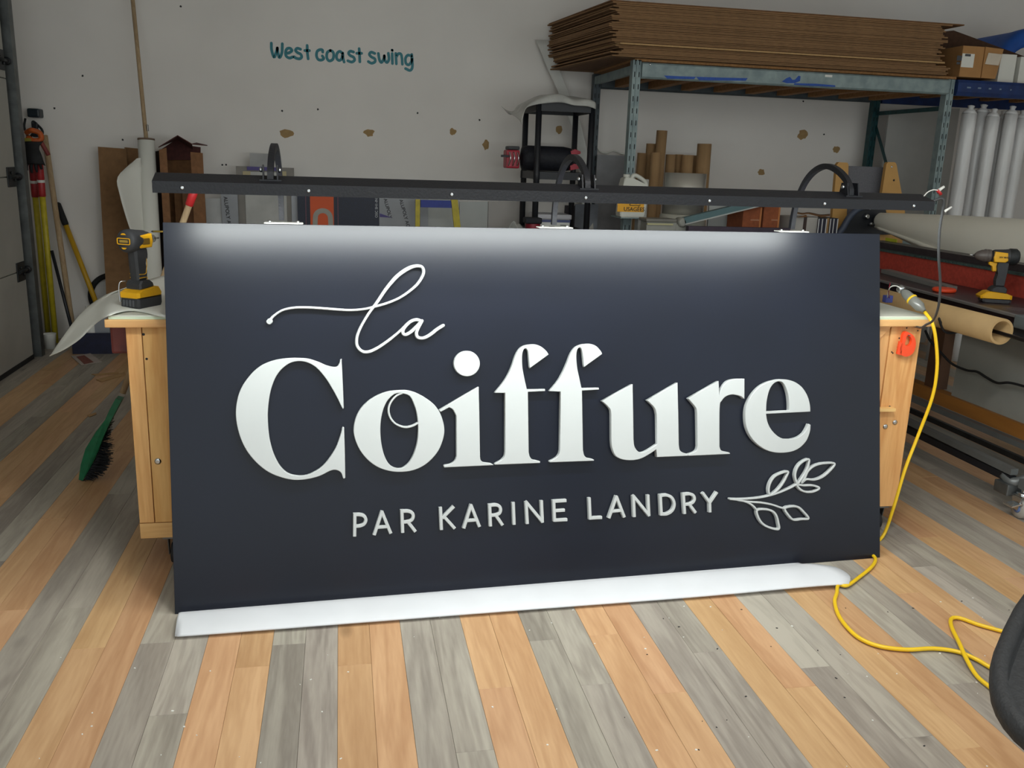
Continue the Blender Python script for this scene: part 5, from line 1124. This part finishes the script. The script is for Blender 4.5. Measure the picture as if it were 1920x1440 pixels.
c = atY(1189, 393.5, jy-.053); text('USAGÉES', .035, Vector((c.x, jy-.0532, c.z+.003)), (1, 0, 0), (0, 0, 1), INK, lb)
c = atY(1191, 383, jy-.053)
obj('pictogram', tube(B(), [Vector((c.x-.035, jy-.0535, c.z-.008)), Vector((c.x+.035, jy-.0535, c.z-.008)), Vector((c.x+.028, jy-.0535, c.z+.01)), Vector((c.x+.005, jy-.0535, c.z+.002)), Vector((c.x-.02, jy-.0535, c.z+.022)), Vector((c.x-.038, jy-.0535, c.z-.006))], .0022, 6, smooth=False), INK, lb)
bx('jug_bracket', (jx0+.01, jy-.04, jz0-.008), (jx1-.01, RYF-.003, jz0-.001), RACKP, rk)
g_a = atY(1207, 336, 5.66); o = bx('grey_canister', (g_a.x-.012, 5.68, TT+.001), (g_a.x+.045, 5.755, g_a.z), mat('canister_grey', (178, 176, 170), .5), bev=.006); tag(o, 'grey-white canister half hidden behind the jug', 'canister')
# paper cutter
pc = thing('paper_cutter', (2.1, 5.4, TT), 'grey bench cutter with a long raised teal arm behind the sign', 'cutter')
a, b = atY(1213, 412, 5.36), atY(1270, 412, 5.36)
GRY = mat('cast_grey', (150, 150, 142), .5, .2, var=.15)
bx('body', (a.x, 5.36, TT+.001), (b.x, 5.48, a.z-.012), GRY, pc, bev=.004); bx('cover', (a.x-.01, 5.34, a.z-.011), (b.x-.01, 5.49, a.z+.008), mat('cover_grey', (118, 116, 108), .5), pc, bev=.004)
bx('ledge', (a.x, 5.345, a.z-.03), (b.x-.03, 5.359, a.z-.02), mat('pale_edge2', (190, 184, 140), .5), pc)
h = atY(1279, 417, 5.36); piv = obj('pivot', lathe(B(), (h.x, 5.34, h.z+.0), (0, 1, 0), [(.018, 0), (.03, .004), (.03, .08), (.02, .09)], 18), GRY, pc)
obj('pivot_stand', box(B(), (h.x-.04, 5.36, TT+.001), (h.x+.04, 5.44, h.z-.01), bev=.01), GRY, pc)
a, b = atY(1284, 415, 5.34), atY(1452, 374, 5.34); d = (b-a).normalized(); s = Vector((-d.z, 0, d.x))*.022
arm_ = obj('arm', prism(B(), [a-s, b-s, b+s, a+s], (0, .05, 0)), mat('teal_grey_arm', (84, 112, 116), .45, .2, var=.1), pc)
obj('blade_edge', prism(B(), [a-s*1.02-Vector((0, .003, 0)), b-s*1.02-Vector((0, .003, 0)), b-s*.66-Vector((0, .003, 0)), a-s*.66-Vector((0, .003, 0))], (0, .003, 0)), mat('pale_steel', (168, 170, 166), .35, .5), arm_)
# white blank board, brown cartons, dark plank on the table
a, b = atY(1328, 385, 5.72), atY(1394, 385, 5.72); o = bx('white_board_piece', (a.x, 5.70, TT+.001), (b.x, 5.72, a.z), WP2); tag(o, 'white board piece standing behind the teal cutter arm', 'board')
a, b = atY(1290, 425, 5.3), atY(1480, 428, 5.3); o = bx('dark_plank', (a.x, 5.285, TT+.001), (b.x, 5.33, a.z+.004), mat('dark_purple_wood', (66, 54, 70), .6, var=.2, scale=30)); tag(o, 'dark plank lying along the front of the side table', 'plank')
BRN = mat('reddish_carton', (150, 82, 48), .85, var=.18, scale=40)
for i, (x0, x1, y0, lab) in enumerate(((1391, 1426, 387, 'red-brown carton left of the pair under the lamp bar'), (1430, 1461, 380, 'red-brown carton right of the pair under the lamp bar'))):
    a, b = atY(x0, y0, 5.45), atY(x1, y0, 5.45); o = bx('small_carton', (a.x, 5.42+.0, TT+.001), (b.x, 5.66, a.z), BRN, bev=.003); tag(o, lab, 'carton')
    m0, m1_ = atY(x0+17, 412, 5.415), atY(x1-2, 414, 5.415); bx('tape', (m0.x, 5.4185, m1_.z), (m1_.x, 5.4198, m0.z+.002), mat('tape_tan', (176, 122, 90), .5), o)
    bx('corner_strip', (b.x-.014, 5.4180, TT+.02), (b.x-.002, 5.4198, a.z-.004), mat('strip_tan', (186, 116, 64), .7), o)
# open carton with flaps and striped boxes
oc_ = thing('open_carton', (2.95, 5.5, TT), 'open white carton with brown flaps behind the right lamp arm', 'carton')
a, b = atY(1483, 402, 5.40), atY(1535, 408, 5.40)
bx('carton_body', (a.x, 5.40, TT+.001), (b.x, 5.62, b.z), mat('carton_white', (176, 172, 166), .7), oc_, bev=.002)
bx('tape', (atY(1508, 402, 5.4).x, 5.3985, TT+.01), (atY(1514, 402, 5.4).x, 5.3998, b.z+.002), DARKB, oc_)
rows = [[atY(1486, 397, 5.36), atY(1504, 401, 5.38), atY(1516, 400, 5.4), atY(1538, 405, 5.4), atY(1556, 404, 5.42)], [atY(1488, 396, 5.44), atY(1504, 399, 5.44), atY(1518, 398, 5.46), atY(1538, 402, 5.46), atY(1556, 401, 5.48)]]
obj('flap', sheet(B(), rows, .005, 3), CARDD, oc_); obj('flap', prism(B(), [atY(1495, 408, 5.36), atY(1512, 403, 5.37), atY(1514, 407, 5.37)], (0, .01, 0)), CARDD, oc_)
SW = mat('stripe_white', (196, 196, 196), .6)
for i, (x0, x1, lab) in enumerate(((1535, 1551, 'dark box with white stripes, left of two by the plotter'), (1557, 1572, 'dark box with white stripes, nearest the plotter side'))):
    a, b = atY(x0, 409, 5.38), atY(x1, 409, 5.38); o = bx('striped_box', (a.x+.006, 5.38, TT+.001), (b.x, 5.55, a.z), mat('box_navy', (28, 28, 46), .6)); tag(o, lab, 'box')
    for fx in (0.0, .42, .9): bx('white_stripe', (a.x+(b.x-a.x)*fx, 5.3788, TT+.01), (a.x+(b.x-a.x)*(fx+.12), 5.3798, a.z-.004), SW, o)
a, b = atY(1551.5, 409, 5.4), atY(1556.5, 409, 5.4); o = bx('carton_slice', (a.x, 5.40, TT+.001), (b.x, 5.5, a.z), CARDL); tag(o, 'narrow tan carton slice between the two striped boxes', 'carton')
pts = [atY(x, y, 5.723) for x, y in ((1540, 404), (1556, 400), (1566, 391), (1580, 385), (1612, 384), (1612, 410), (1540, 410))]
bm = B(); prism(bm, pts, (0, .035, 0)); o = obj('brown_sack', bm, mat('maroon_sack', (84, 46, 48), .9, var=.4, scale=60)); tag(o, 'dark reddish sack slumped behind the striped boxes', 'sack')
o.location.z = TT+.002
# tan wooden uprights with a grey sheet between them
ws = thing('wooden_stand', (3.5, 5.7, TT), 'tan wooden stand with two uprights clamping a grey board', 'stand')
WST = mat('tan_painted_wood', (196, 150, 84), .6, var=.08)
for pts, y in (([(1569, 309), (1573, 304), (1589, 305), (1591, 309), (1590, 425), (1560, 425)], 5.66), ([(1662, 308), (1665, 304), (1678, 304), (1681, 308), (1697, 398), (1697, 420), (1648, 420), (1651, 380)], 5.62)):
    P_ = [atY(x, yy, y) for x, yy in pts]; zmin = min(p.z for p in P_)
    for p in P_:
        if p.z < zmin+.03: p.z = TT+.002
    up = obj('upright', prism(B(), P_, (0, .03, 0)), WST, ws)
    if y < 5.65:
        for px, py in ((1672, 313), (1676, 338)): dotf(px, py, y, .007, CHROME if py < 320 else INK, 'screw_head', up)
g_ = atY(1586, 311, 5.72), atY(1662, 312, 5.72); bx('grey_board', (g_[0].x, 5.70, TT+.002), (g_[1].x, 5.72, g_[0].z), mat('mid_grey_board', (104, 104, 110), .7, var=.15, scale=100), ws)
bx('foot_rail', (g_[0].x-.08, 5.6, TT+.001), (g_[1].x+.1, 5.615, TT+.03), WST, ws)
# ================================================================ LONG CUTTING TABLE AT THE RIGHT
ta = atZ(1655, 526, TZ); tb_ = atZ(1906, 591, TZ)
TXF = (ta.x+tb_.x)/2
ctb = thing('cutting_table', (3.2, 3.8, 0), 'long dark cutting table on casters along the right side', 'table')
Y0_, Y1_ = 2.2, 5.2
def tx(y): return tb_.x+(ta.x-tb_.x)*(y-tb_.y)/(ta.y-tb_.y)
TXB = 3.27
DKT = mat('dark_table_top', (58, 48, 54), .35, var=.25, scale=4, stretch=(1, .1, 1))
ALU = mat('aluminium_rail', (140, 140, 142), .4, .5, var=.1)
bm = B(); prism(bm, [(tx(Y0_), Y0_, TZ), (TXB, Y0_, TZ), (TXB, Y1_, TZ), (tx(Y1_), Y1_, TZ)], (0, 0, -.03)); obj('table_top', bm, DKT, ctb)
ye = tb_.y-.01
bm = B(); prism(bm, [(tx(ye)-.012, ye, TZ+.001), (tx(ye)+.014, ye, TZ+.001), (tx(Y1_)+.014, Y1_, TZ+.001), (tx(Y1_)-.012, Y1_, TZ+.001)], (0, 0, -.010)); obj('edge_rail', bm, ALU, ctb)
for k_, (dz_, dd, m_) in enumerate(((-.011, .0, mat('maroon_apron', (44, 26, 34), .5)), (-.035, -.012, BLACKP), (-.062, .004, mat('slate_apron', (48, 52, 58), .5)))):
    bm = B(); prism(bm, [(tx(Y0_)+dd, Y0_, TZ+dz_), (tx(Y0_)+.05, Y0_, TZ+dz_), (tx(Y1_)+.05, Y1_, TZ+dz_), (tx(Y1_)+dd, Y1_, TZ+dz_)], (0, 0, -.0235)); obj('apron', bm, m_, ctb)
bx('corner_cap', (tx(ye)-.02, ye-.16, TZ-.05), (tx(ye)+.09, ye-.002, TZ+.006), mat('grey_cap', (96, 104, 106), .5), ctb, bev=.006)
for i in range(5):
    bm = B(); x = TXF+.05+i*.02; box(bm, (x, Y0_, TZ+.0002), (x+.006, 3.5, TZ+.0012)); obj('table_groove', bm, mat('groove_light', (112, 96, 98), .4), ctb)
# red cradle board and rails behind the top
bx('red_backboard', (TXB, 2.0, TZ-.03), (TXB+.02, 5.21, .905), REDB, ctb, 'red back board')
RAILG = mat('green_grey_rail', (84, 104, 100), .45, .3, var=.3, scale=30)
bx('back_rail', (TXB-.01, 2.0, .906), (TXB+.04, 5.21, .918), RAILG, ctb)
bx('gantry', (TXB+.03, 2.0, .9185), (TXB+.14, 5.21, .955), mat('gantry_dark', (66, 58, 60), .4, .3, var=.2, scale=20), ctb)
bm = B()
for i in range(26): box(bm, (TXB-.016, 3.9+i*.03, .909), (TXB-.011, 3.918+i*.03, .915))
obj('rack_teeth', bm, RAILG, ctb, kind='stuff')
bx('machine_body', (TXB+.15, 2.0, .60), (TXB+.42, 5.2, .765), mat('plotter_black', (24, 26, 40), .5, var=.3, scale=30), ctb)
yl_ = atX(1651, 447, TXB+.1), atX(1671, 456, TXB+.1); bx('yellow_label', (TXB+.135, yl_[1].y, .9555), (TXB+.139, yl_[0].y, .975), mat('caution_yellow', (190, 190, 50), .5), ctb)
# side plate of the plotter at the far end, arched
pl_y = 5.575
pts = [(1570, 440), (1580, 428), (1592, 408), (1606, 394), (1625, 386), (1648, 384), (1660, 390), (1672, 440)]
bm = B(); prism(bm, [atY(x, y, pl_y) for x, y in pts], (0, .03, 0)); sp_ = obj('side_plate', bm, BLACKP, ctb)
bm = B(); tube(bm, [atY(x, y, pl_y-.01) for x, y in pts[:6]], .022, 8); obj('arched_edge', bm, mat('slate_edge', (66, 74, 92), .5), sp_)
for px, py, r_ in ((1626, 406, .02), (1634, 420, .014), (1630, 392, .006)):
    c = atY(px, py, pl_y-.02); obj('knob', lathe(B(), (c.x, pl_y-.001, c.z), (0, -1, 0), [(r_, 0), (r_, .02), (r_*.6, .03)], 14), CHROME if r_ < .021 else STEEL, sp_)
# grey ruler bar and orange disc on the table
a, b = atZ(1652, 508, TZ+.012), atZ(1775, 541, TZ+.012)
o = obj('ruler_bar', prism(B(), [(a.x-.0, a.y, TZ+.001), (a.x+.06, a.y, TZ+.001), (b.x+.06, b.y, TZ+.001), (b.x-.0, b.y, TZ+.001)], (0, 0, .022)), mat('grey_bar', (122, 120, 116), .5, var=.1)); tag(o, 'grey metal bar lying along the dark cutting table', 'bar')
c = atZ(1760, 541, TZ+.01); o = obj('orange_knife', lathe(B(), (c.x-.005, c.y-.05, TZ+.0012), (0, 0, 1), [(.052, 0), (.056, .004), (.056, .014), (.050, .019)], 28, 1, 1), ORANGE); tag(o, 'flat bright orange disc-shaped cutter on the dark table', 'tool')
# big loose roll of off-white vinyl
RXc = TXB+.30
ra = atX(1651, 413, RXc); rb_ = atX(1925, 476, RXc)
mv = mat('offwhite_vinyl', (238, 235, 222), .5, var=.05, scale=2)
vr = thing('vinyl_roll', (RXc, 4.4, .95), 'big off-white vinyl roll lying across the cutting machine at right', 'roll')
d = (rb_-ra); rows = []; n = 26; bm = B(); rings = []
for j in range(15):
    t = -.0+j/14*1.35; c = ra+d*t; rr_ = .050+.135*t; drop = .0
    ring = []
    for k_ in range(n):
        a_ = 2*math.pi*k_/n; rad = rr_*(1+.02*math.sin(4*a_+t*5)); x = math.cos(a_)*rad; z = math.sin(a_)*rad*(1 if math.sin(a_) > 0 else 1.15)
        ring.append(bm.verts.new((c.x+x*.9, c.y, c.z+z)))
    rings.append(ring)
cap0 = [bm.verts.new((ra.x+(v.co.x-ra.x)*.7, ra.y+.03, ra.z+(v.co.z-ra.z)*.7)) for v in rings[0]]
rings = [cap0]+rings
for A, C in zip(rings, rings[1:]):
    for k_ in range(n): f = bm.faces.new((A[k_], A[(k_+1) % n], C[(k_+1) % n], C[k_])); f.smooth = True
bm.faces.new(rings[0]); bm.faces.new(rings[-1]); obj('roll', bm, mv, vr)
obj('roll_lip', tube(B(), [ra+Vector((-.03, .0, -.045)), ra+d*.3+Vector((-.065, 0, -.062)), ra+d*.6+Vector((-.10, 0, -.085)), ra+d*1.0+Vector((-.13, 0, -.11)), ra+d*1.3+Vector((-.15, 0, -.125))], lambda t: .010+.012*t, 10), mv, vr)
obj('core_end', pipe(B(), ra+Vector((0, .045, 0)), ra+Vector((0, .0305, 0)), .03, .022, 16), INK, vr)
# kraft tube resting on hooks under the table edge
tz_ = .758; t0, t1 = atZ(1757, 588, tz_), atZ(1878, 622, tz_)
kt = tag(obj('cardboard_tube', pipe(B(), Vector((t1.x, 4.6, tz_)), Vector((t1.x, t1.y, tz_)), .054, .044, 32), mat('kraft_tube_light', (188, 156, 108), .75, var=.08, scale=14)), 'large kraft cardboard tube slung under the cutting table edge, open end near', 'tube')
for y in (3.45, 4.3): obj('hook', tube(B(), [(t1.x+.02, y, TZ-.09), (t1.x-.05, y, TZ-.09+.03), (t1.x-.064, y, tz_), (t1.x-.03, y, tz_-.057), (t1.x+.03, y, tz_-.062), (t1.x+.08, y, tz_-.03), (t1.x+.12, y, TZ-.09)], .005, 8), BLACKP, ctb)
obj('tube_strut', cyl(B(), (t1.x+.02, t1.y+.12, tz_-.01), (t1.x+.06, t1.y-.8, tz_-.035), .008), BLACKP, ctb)
# under-table: frame, white side panel, wood beam, rails, caster
X3 = 3.0
a, b, c, d_ = atX(1805, 626, X3), atX(1786, 742, X3), atX(1935, 800, X3), atX(1935, 640, X3)
o = obj('white_side_panel', prism(B(), [(X3, a.y, .66), (X3, b.y+.01, b.z), (X3, 2.3, .30), (X3, 2.3, .66)], (.02, 0, 0)), mat('grey_white_panel', (150, 152, 146), .6, var=.06), ctb, 'grey-white lower side panel')
a, b = atX(1745, 742, X3-.02), atX(1920, 830, X3-.02)
bx('wood_beam', (X3-.02, 2.3, .235), (X3+.04, 4.5, .30), mat('stained_beam', (160, 106, 44), .6, var=.2, scale=20, stretch=(1, .1, 1)), ctb)
bx('post', (X3+.0, 3.95, .3), (X3+.06, 4.05, .70), mat('dark_brown_leg', (92, 62, 40), .7, var=.2), ctb)
bx('post', (X3+.25, 4.6, 0), (X3+.31, 4.66, .70), DARKB, ctb); bx('post', (3.2, 2.3, .02), (3.26, 2.36, .77), STEEL, ctb)
RL = mat('silver_rail', (120, 124, 124), .4, .4, var=.12)
a, b = atX(1740, 800, 2.72), atX(1895, 887, 2.72)
r1 = obj('floor_rail', prism(B(), [(2.72, 4.6, .208), (2.72, 4.6, .186), (2.72, b.y, .170), (2.72, b.y, .196)], (.035, 0, 0)), RL, ctb)
bx('floor_rail', (2.722, b.y, .135), (2.75, 4.6, .165), BLACKP, ctb)
bx('floor_rail', (2.95, b.y, .205), (2.985, 4.6, .23), RL, ctb); bx('floor_rail', (2.97, b.y+.1, .135), (2.99, 4.6, .160), STEELD, ctb)
bb = b
obj('end_bracket', tube(B(), [(2.735, bb.y+.05, .15), (2.735, bb.y+.0, .14), (2.78, bb.y-.02, .16), (2.82, bb.y-.03, .21), (2.86, bb.y-.04, .26), (3.1, bb.y-.05, .30)], .02, 8), RL, ctb)
bx('foot_block', (2.70, bb.y-.02, .085), (2.78, bb.y+.06, .135), STEEL, ctb, bev=.006)
bx('cross_rail', (2.73, bb.y-.08, .13), (3.25, bb.y-.04, .17), RL, ctb)
cc = atX(1905, 975, 2.74)
cs = obj('caster', lathe(B(), (2.735, cc.y, .043), (1, 0, 0), [(.02, 0), (.040, .003), (.043, .01), (.043, .024), (.040, .031), (.02, .034)], 28), mat('pale_rubber', (168, 168, 162), .6), ctb, 'pale caster wheel')
obj('hub', lathe(B(), (2.728, cc.y, .043), (1, 0, 0), [(.008, 0), (.016, .002), (.018, .006), (.018, .01)], 16), mat('hub_blue', (96, 120, 170), .5), cs)
bm = B(); prism(bm, [(2.724, cc.y-.028, .10), (2.724, cc.y+.03, .10), (2.724, cc.y+.012, .04), (2.724, cc.y-.012, .04)], (.003, 0, 0)); box(bm, (2.724, cc.y-.03, .098), (2.785, cc.y+.03, .104)); cyl(bm, (2.755, cc.y, .104), (2.755, cc.y, .13), .012); lathe(bm, (2.755, cc.y, .104), (0, 0, 1), [(.03, 0), (.026, .008), (.01, .01)], 18)
obj('caster_fork', bm, CHROME, cs); obj('brake_lever', prism(B(), [(2.70, cc.y-.01, .055), (2.73, cc.y-.03, .075), (2.73, cc.y+.01, .075), (2.69, cc.y+.03, .06)], (0, 0, -.006)), CHROME, cs)
for y in (5.0,): obj('caster', lathe(B(), (2.9, y, .043), (1, 0, 0), [(.02, 0), (.043, .01), (.043, .024), (.02, .034)], 20), mat('pale_rubber', (168, 168, 162)), ctb)
# black power cable sagging under the table
pcab = thing('power_cable', (2.7, 3.6, .3), 'black power cable sagging in front of the grey-white side panel', 'cable')
obj('cable', tube(B(), [atX(1735, 620, 2.9), atX(1745, 640, 2.9), atX(1765, 662, 2.93), atX(1785, 682, 2.95), atX(1812, 694, 2.96), atX(1832, 697, 2.96), atX(1850, 708, 2.96), atX(1870, 718, 2.96), atX(1895, 718, 2.96), atX(1940, 730, 2.96)], .006, 8), RUBBER, pcab)
# loose connector wires at the bench corner
wn = thing('wire_connector', atZ(1662, 566, BT), 'small blue connector with thin wires at the right end of the bench', 'connector')
q = atZ(1663, 563, BT+.01); bx('connector_block', (q.x-.012, q.y-.01, BT+.001), (q.x+.02, q.y+.015, BT+.03), mat('connector_blue', (50, 60, 130), .5), wn, bev=.003)
obj('wire', tube(B(), [(q.x, q.y, BT+.02), atY(1668, 540, 3.0), atY(1680, 536, 3.0), atY(1692, 543, 3.0)], .0022, 6), PAPER, wn)
obj('wire', tube(B(), [(q.x+.01, q.y, BT+.02), atY(1666, 548, 3.05), atY(1669, 530, 3.05)], .0018, 6), REDD, wn)
# ---- wall lettering
wl_ = thing('wall_lettering', atY(640, 115, WY-.002), 'teal hand-lettered words West coast swing on the back wall', 'lettering')
Mw = MB_.copy(); Mw.translation = Vector((0, WY-.0006, 0))
def W_(pts): return [onwall(460+x/5.333, 60+y/5.333, WY-.001) for x, y in pts]
GL = [
 [[(260,112),(263,180),(287,252),(308,205),(320,160)],[(320,160),(326,210),(342,256),(366,205),(370,118)]],
 [[(405,215),(440,207),(466,185),(447,163),(417,168),(403,200),(408,240),(440,260),(474,250)]],
 [[(552,172),(520,163),(502,182),(520,205),(553,222),(563,250),(543,268),(508,262),(488,248)]],
 [[(618,135),(620,200),(628,268)],[(595,186),(640,186)]],
 [[(774,200),(770,180),(745,177),(718,195),(712,240),(730,275),(762,280),(784,264),(770,240)]],
 [[(850,185),(820,205),(814,250),(828,282),(850,288),(876,270),(884,225),(872,195),(850,185)]],
 [[(972,215),(945,194),(917,215),(913,260),(935,284),(962,270),(974,220)],[(974,210),(978,262),(988,300)]],
 [[(1082,200),(1050,192),(1032,212),(1050,236),(1083,253),(1092,282),(1064,300),(1025,288)]],
 [[(1138,167),(1142,230),(1145,298)],[(1114,213),(1162,213)]],
 [[(1294,214),(1258,202),(1240,225),(1262,250),(1294,268),(1296,298),(1262,312),(1230,296)]],
 [[(1330,215),(1342,280),(1362,304),(1382,272),(1390,238)],[(1390,238),(1398,286),(1418,304),(1436,270),(1430,213)]],
 [[(1468,216),(1471,315)],[(1467,182),(1468,183),(1469,184)]],
 [[(1504,215),(1510,318)],[(1508,250),(1530,218),(1556,222),(1566,262),(1570,322)]],
 [[(1660,240),(1625,232),(1602,262),(1606,312),(1634,328),(1660,296),(1666,250)],[(1664,225),(1670,300),(1668,360),(1645,384),(1602,366)]],
]
for gl in GL:
    bm = B()
    for st_ in gl: ribbon(bm, W_(st_), 25/5.333*WY/FPX*1.0, .0012, Mw, 0)
    obj('letter', bm, TEAL, wl_)
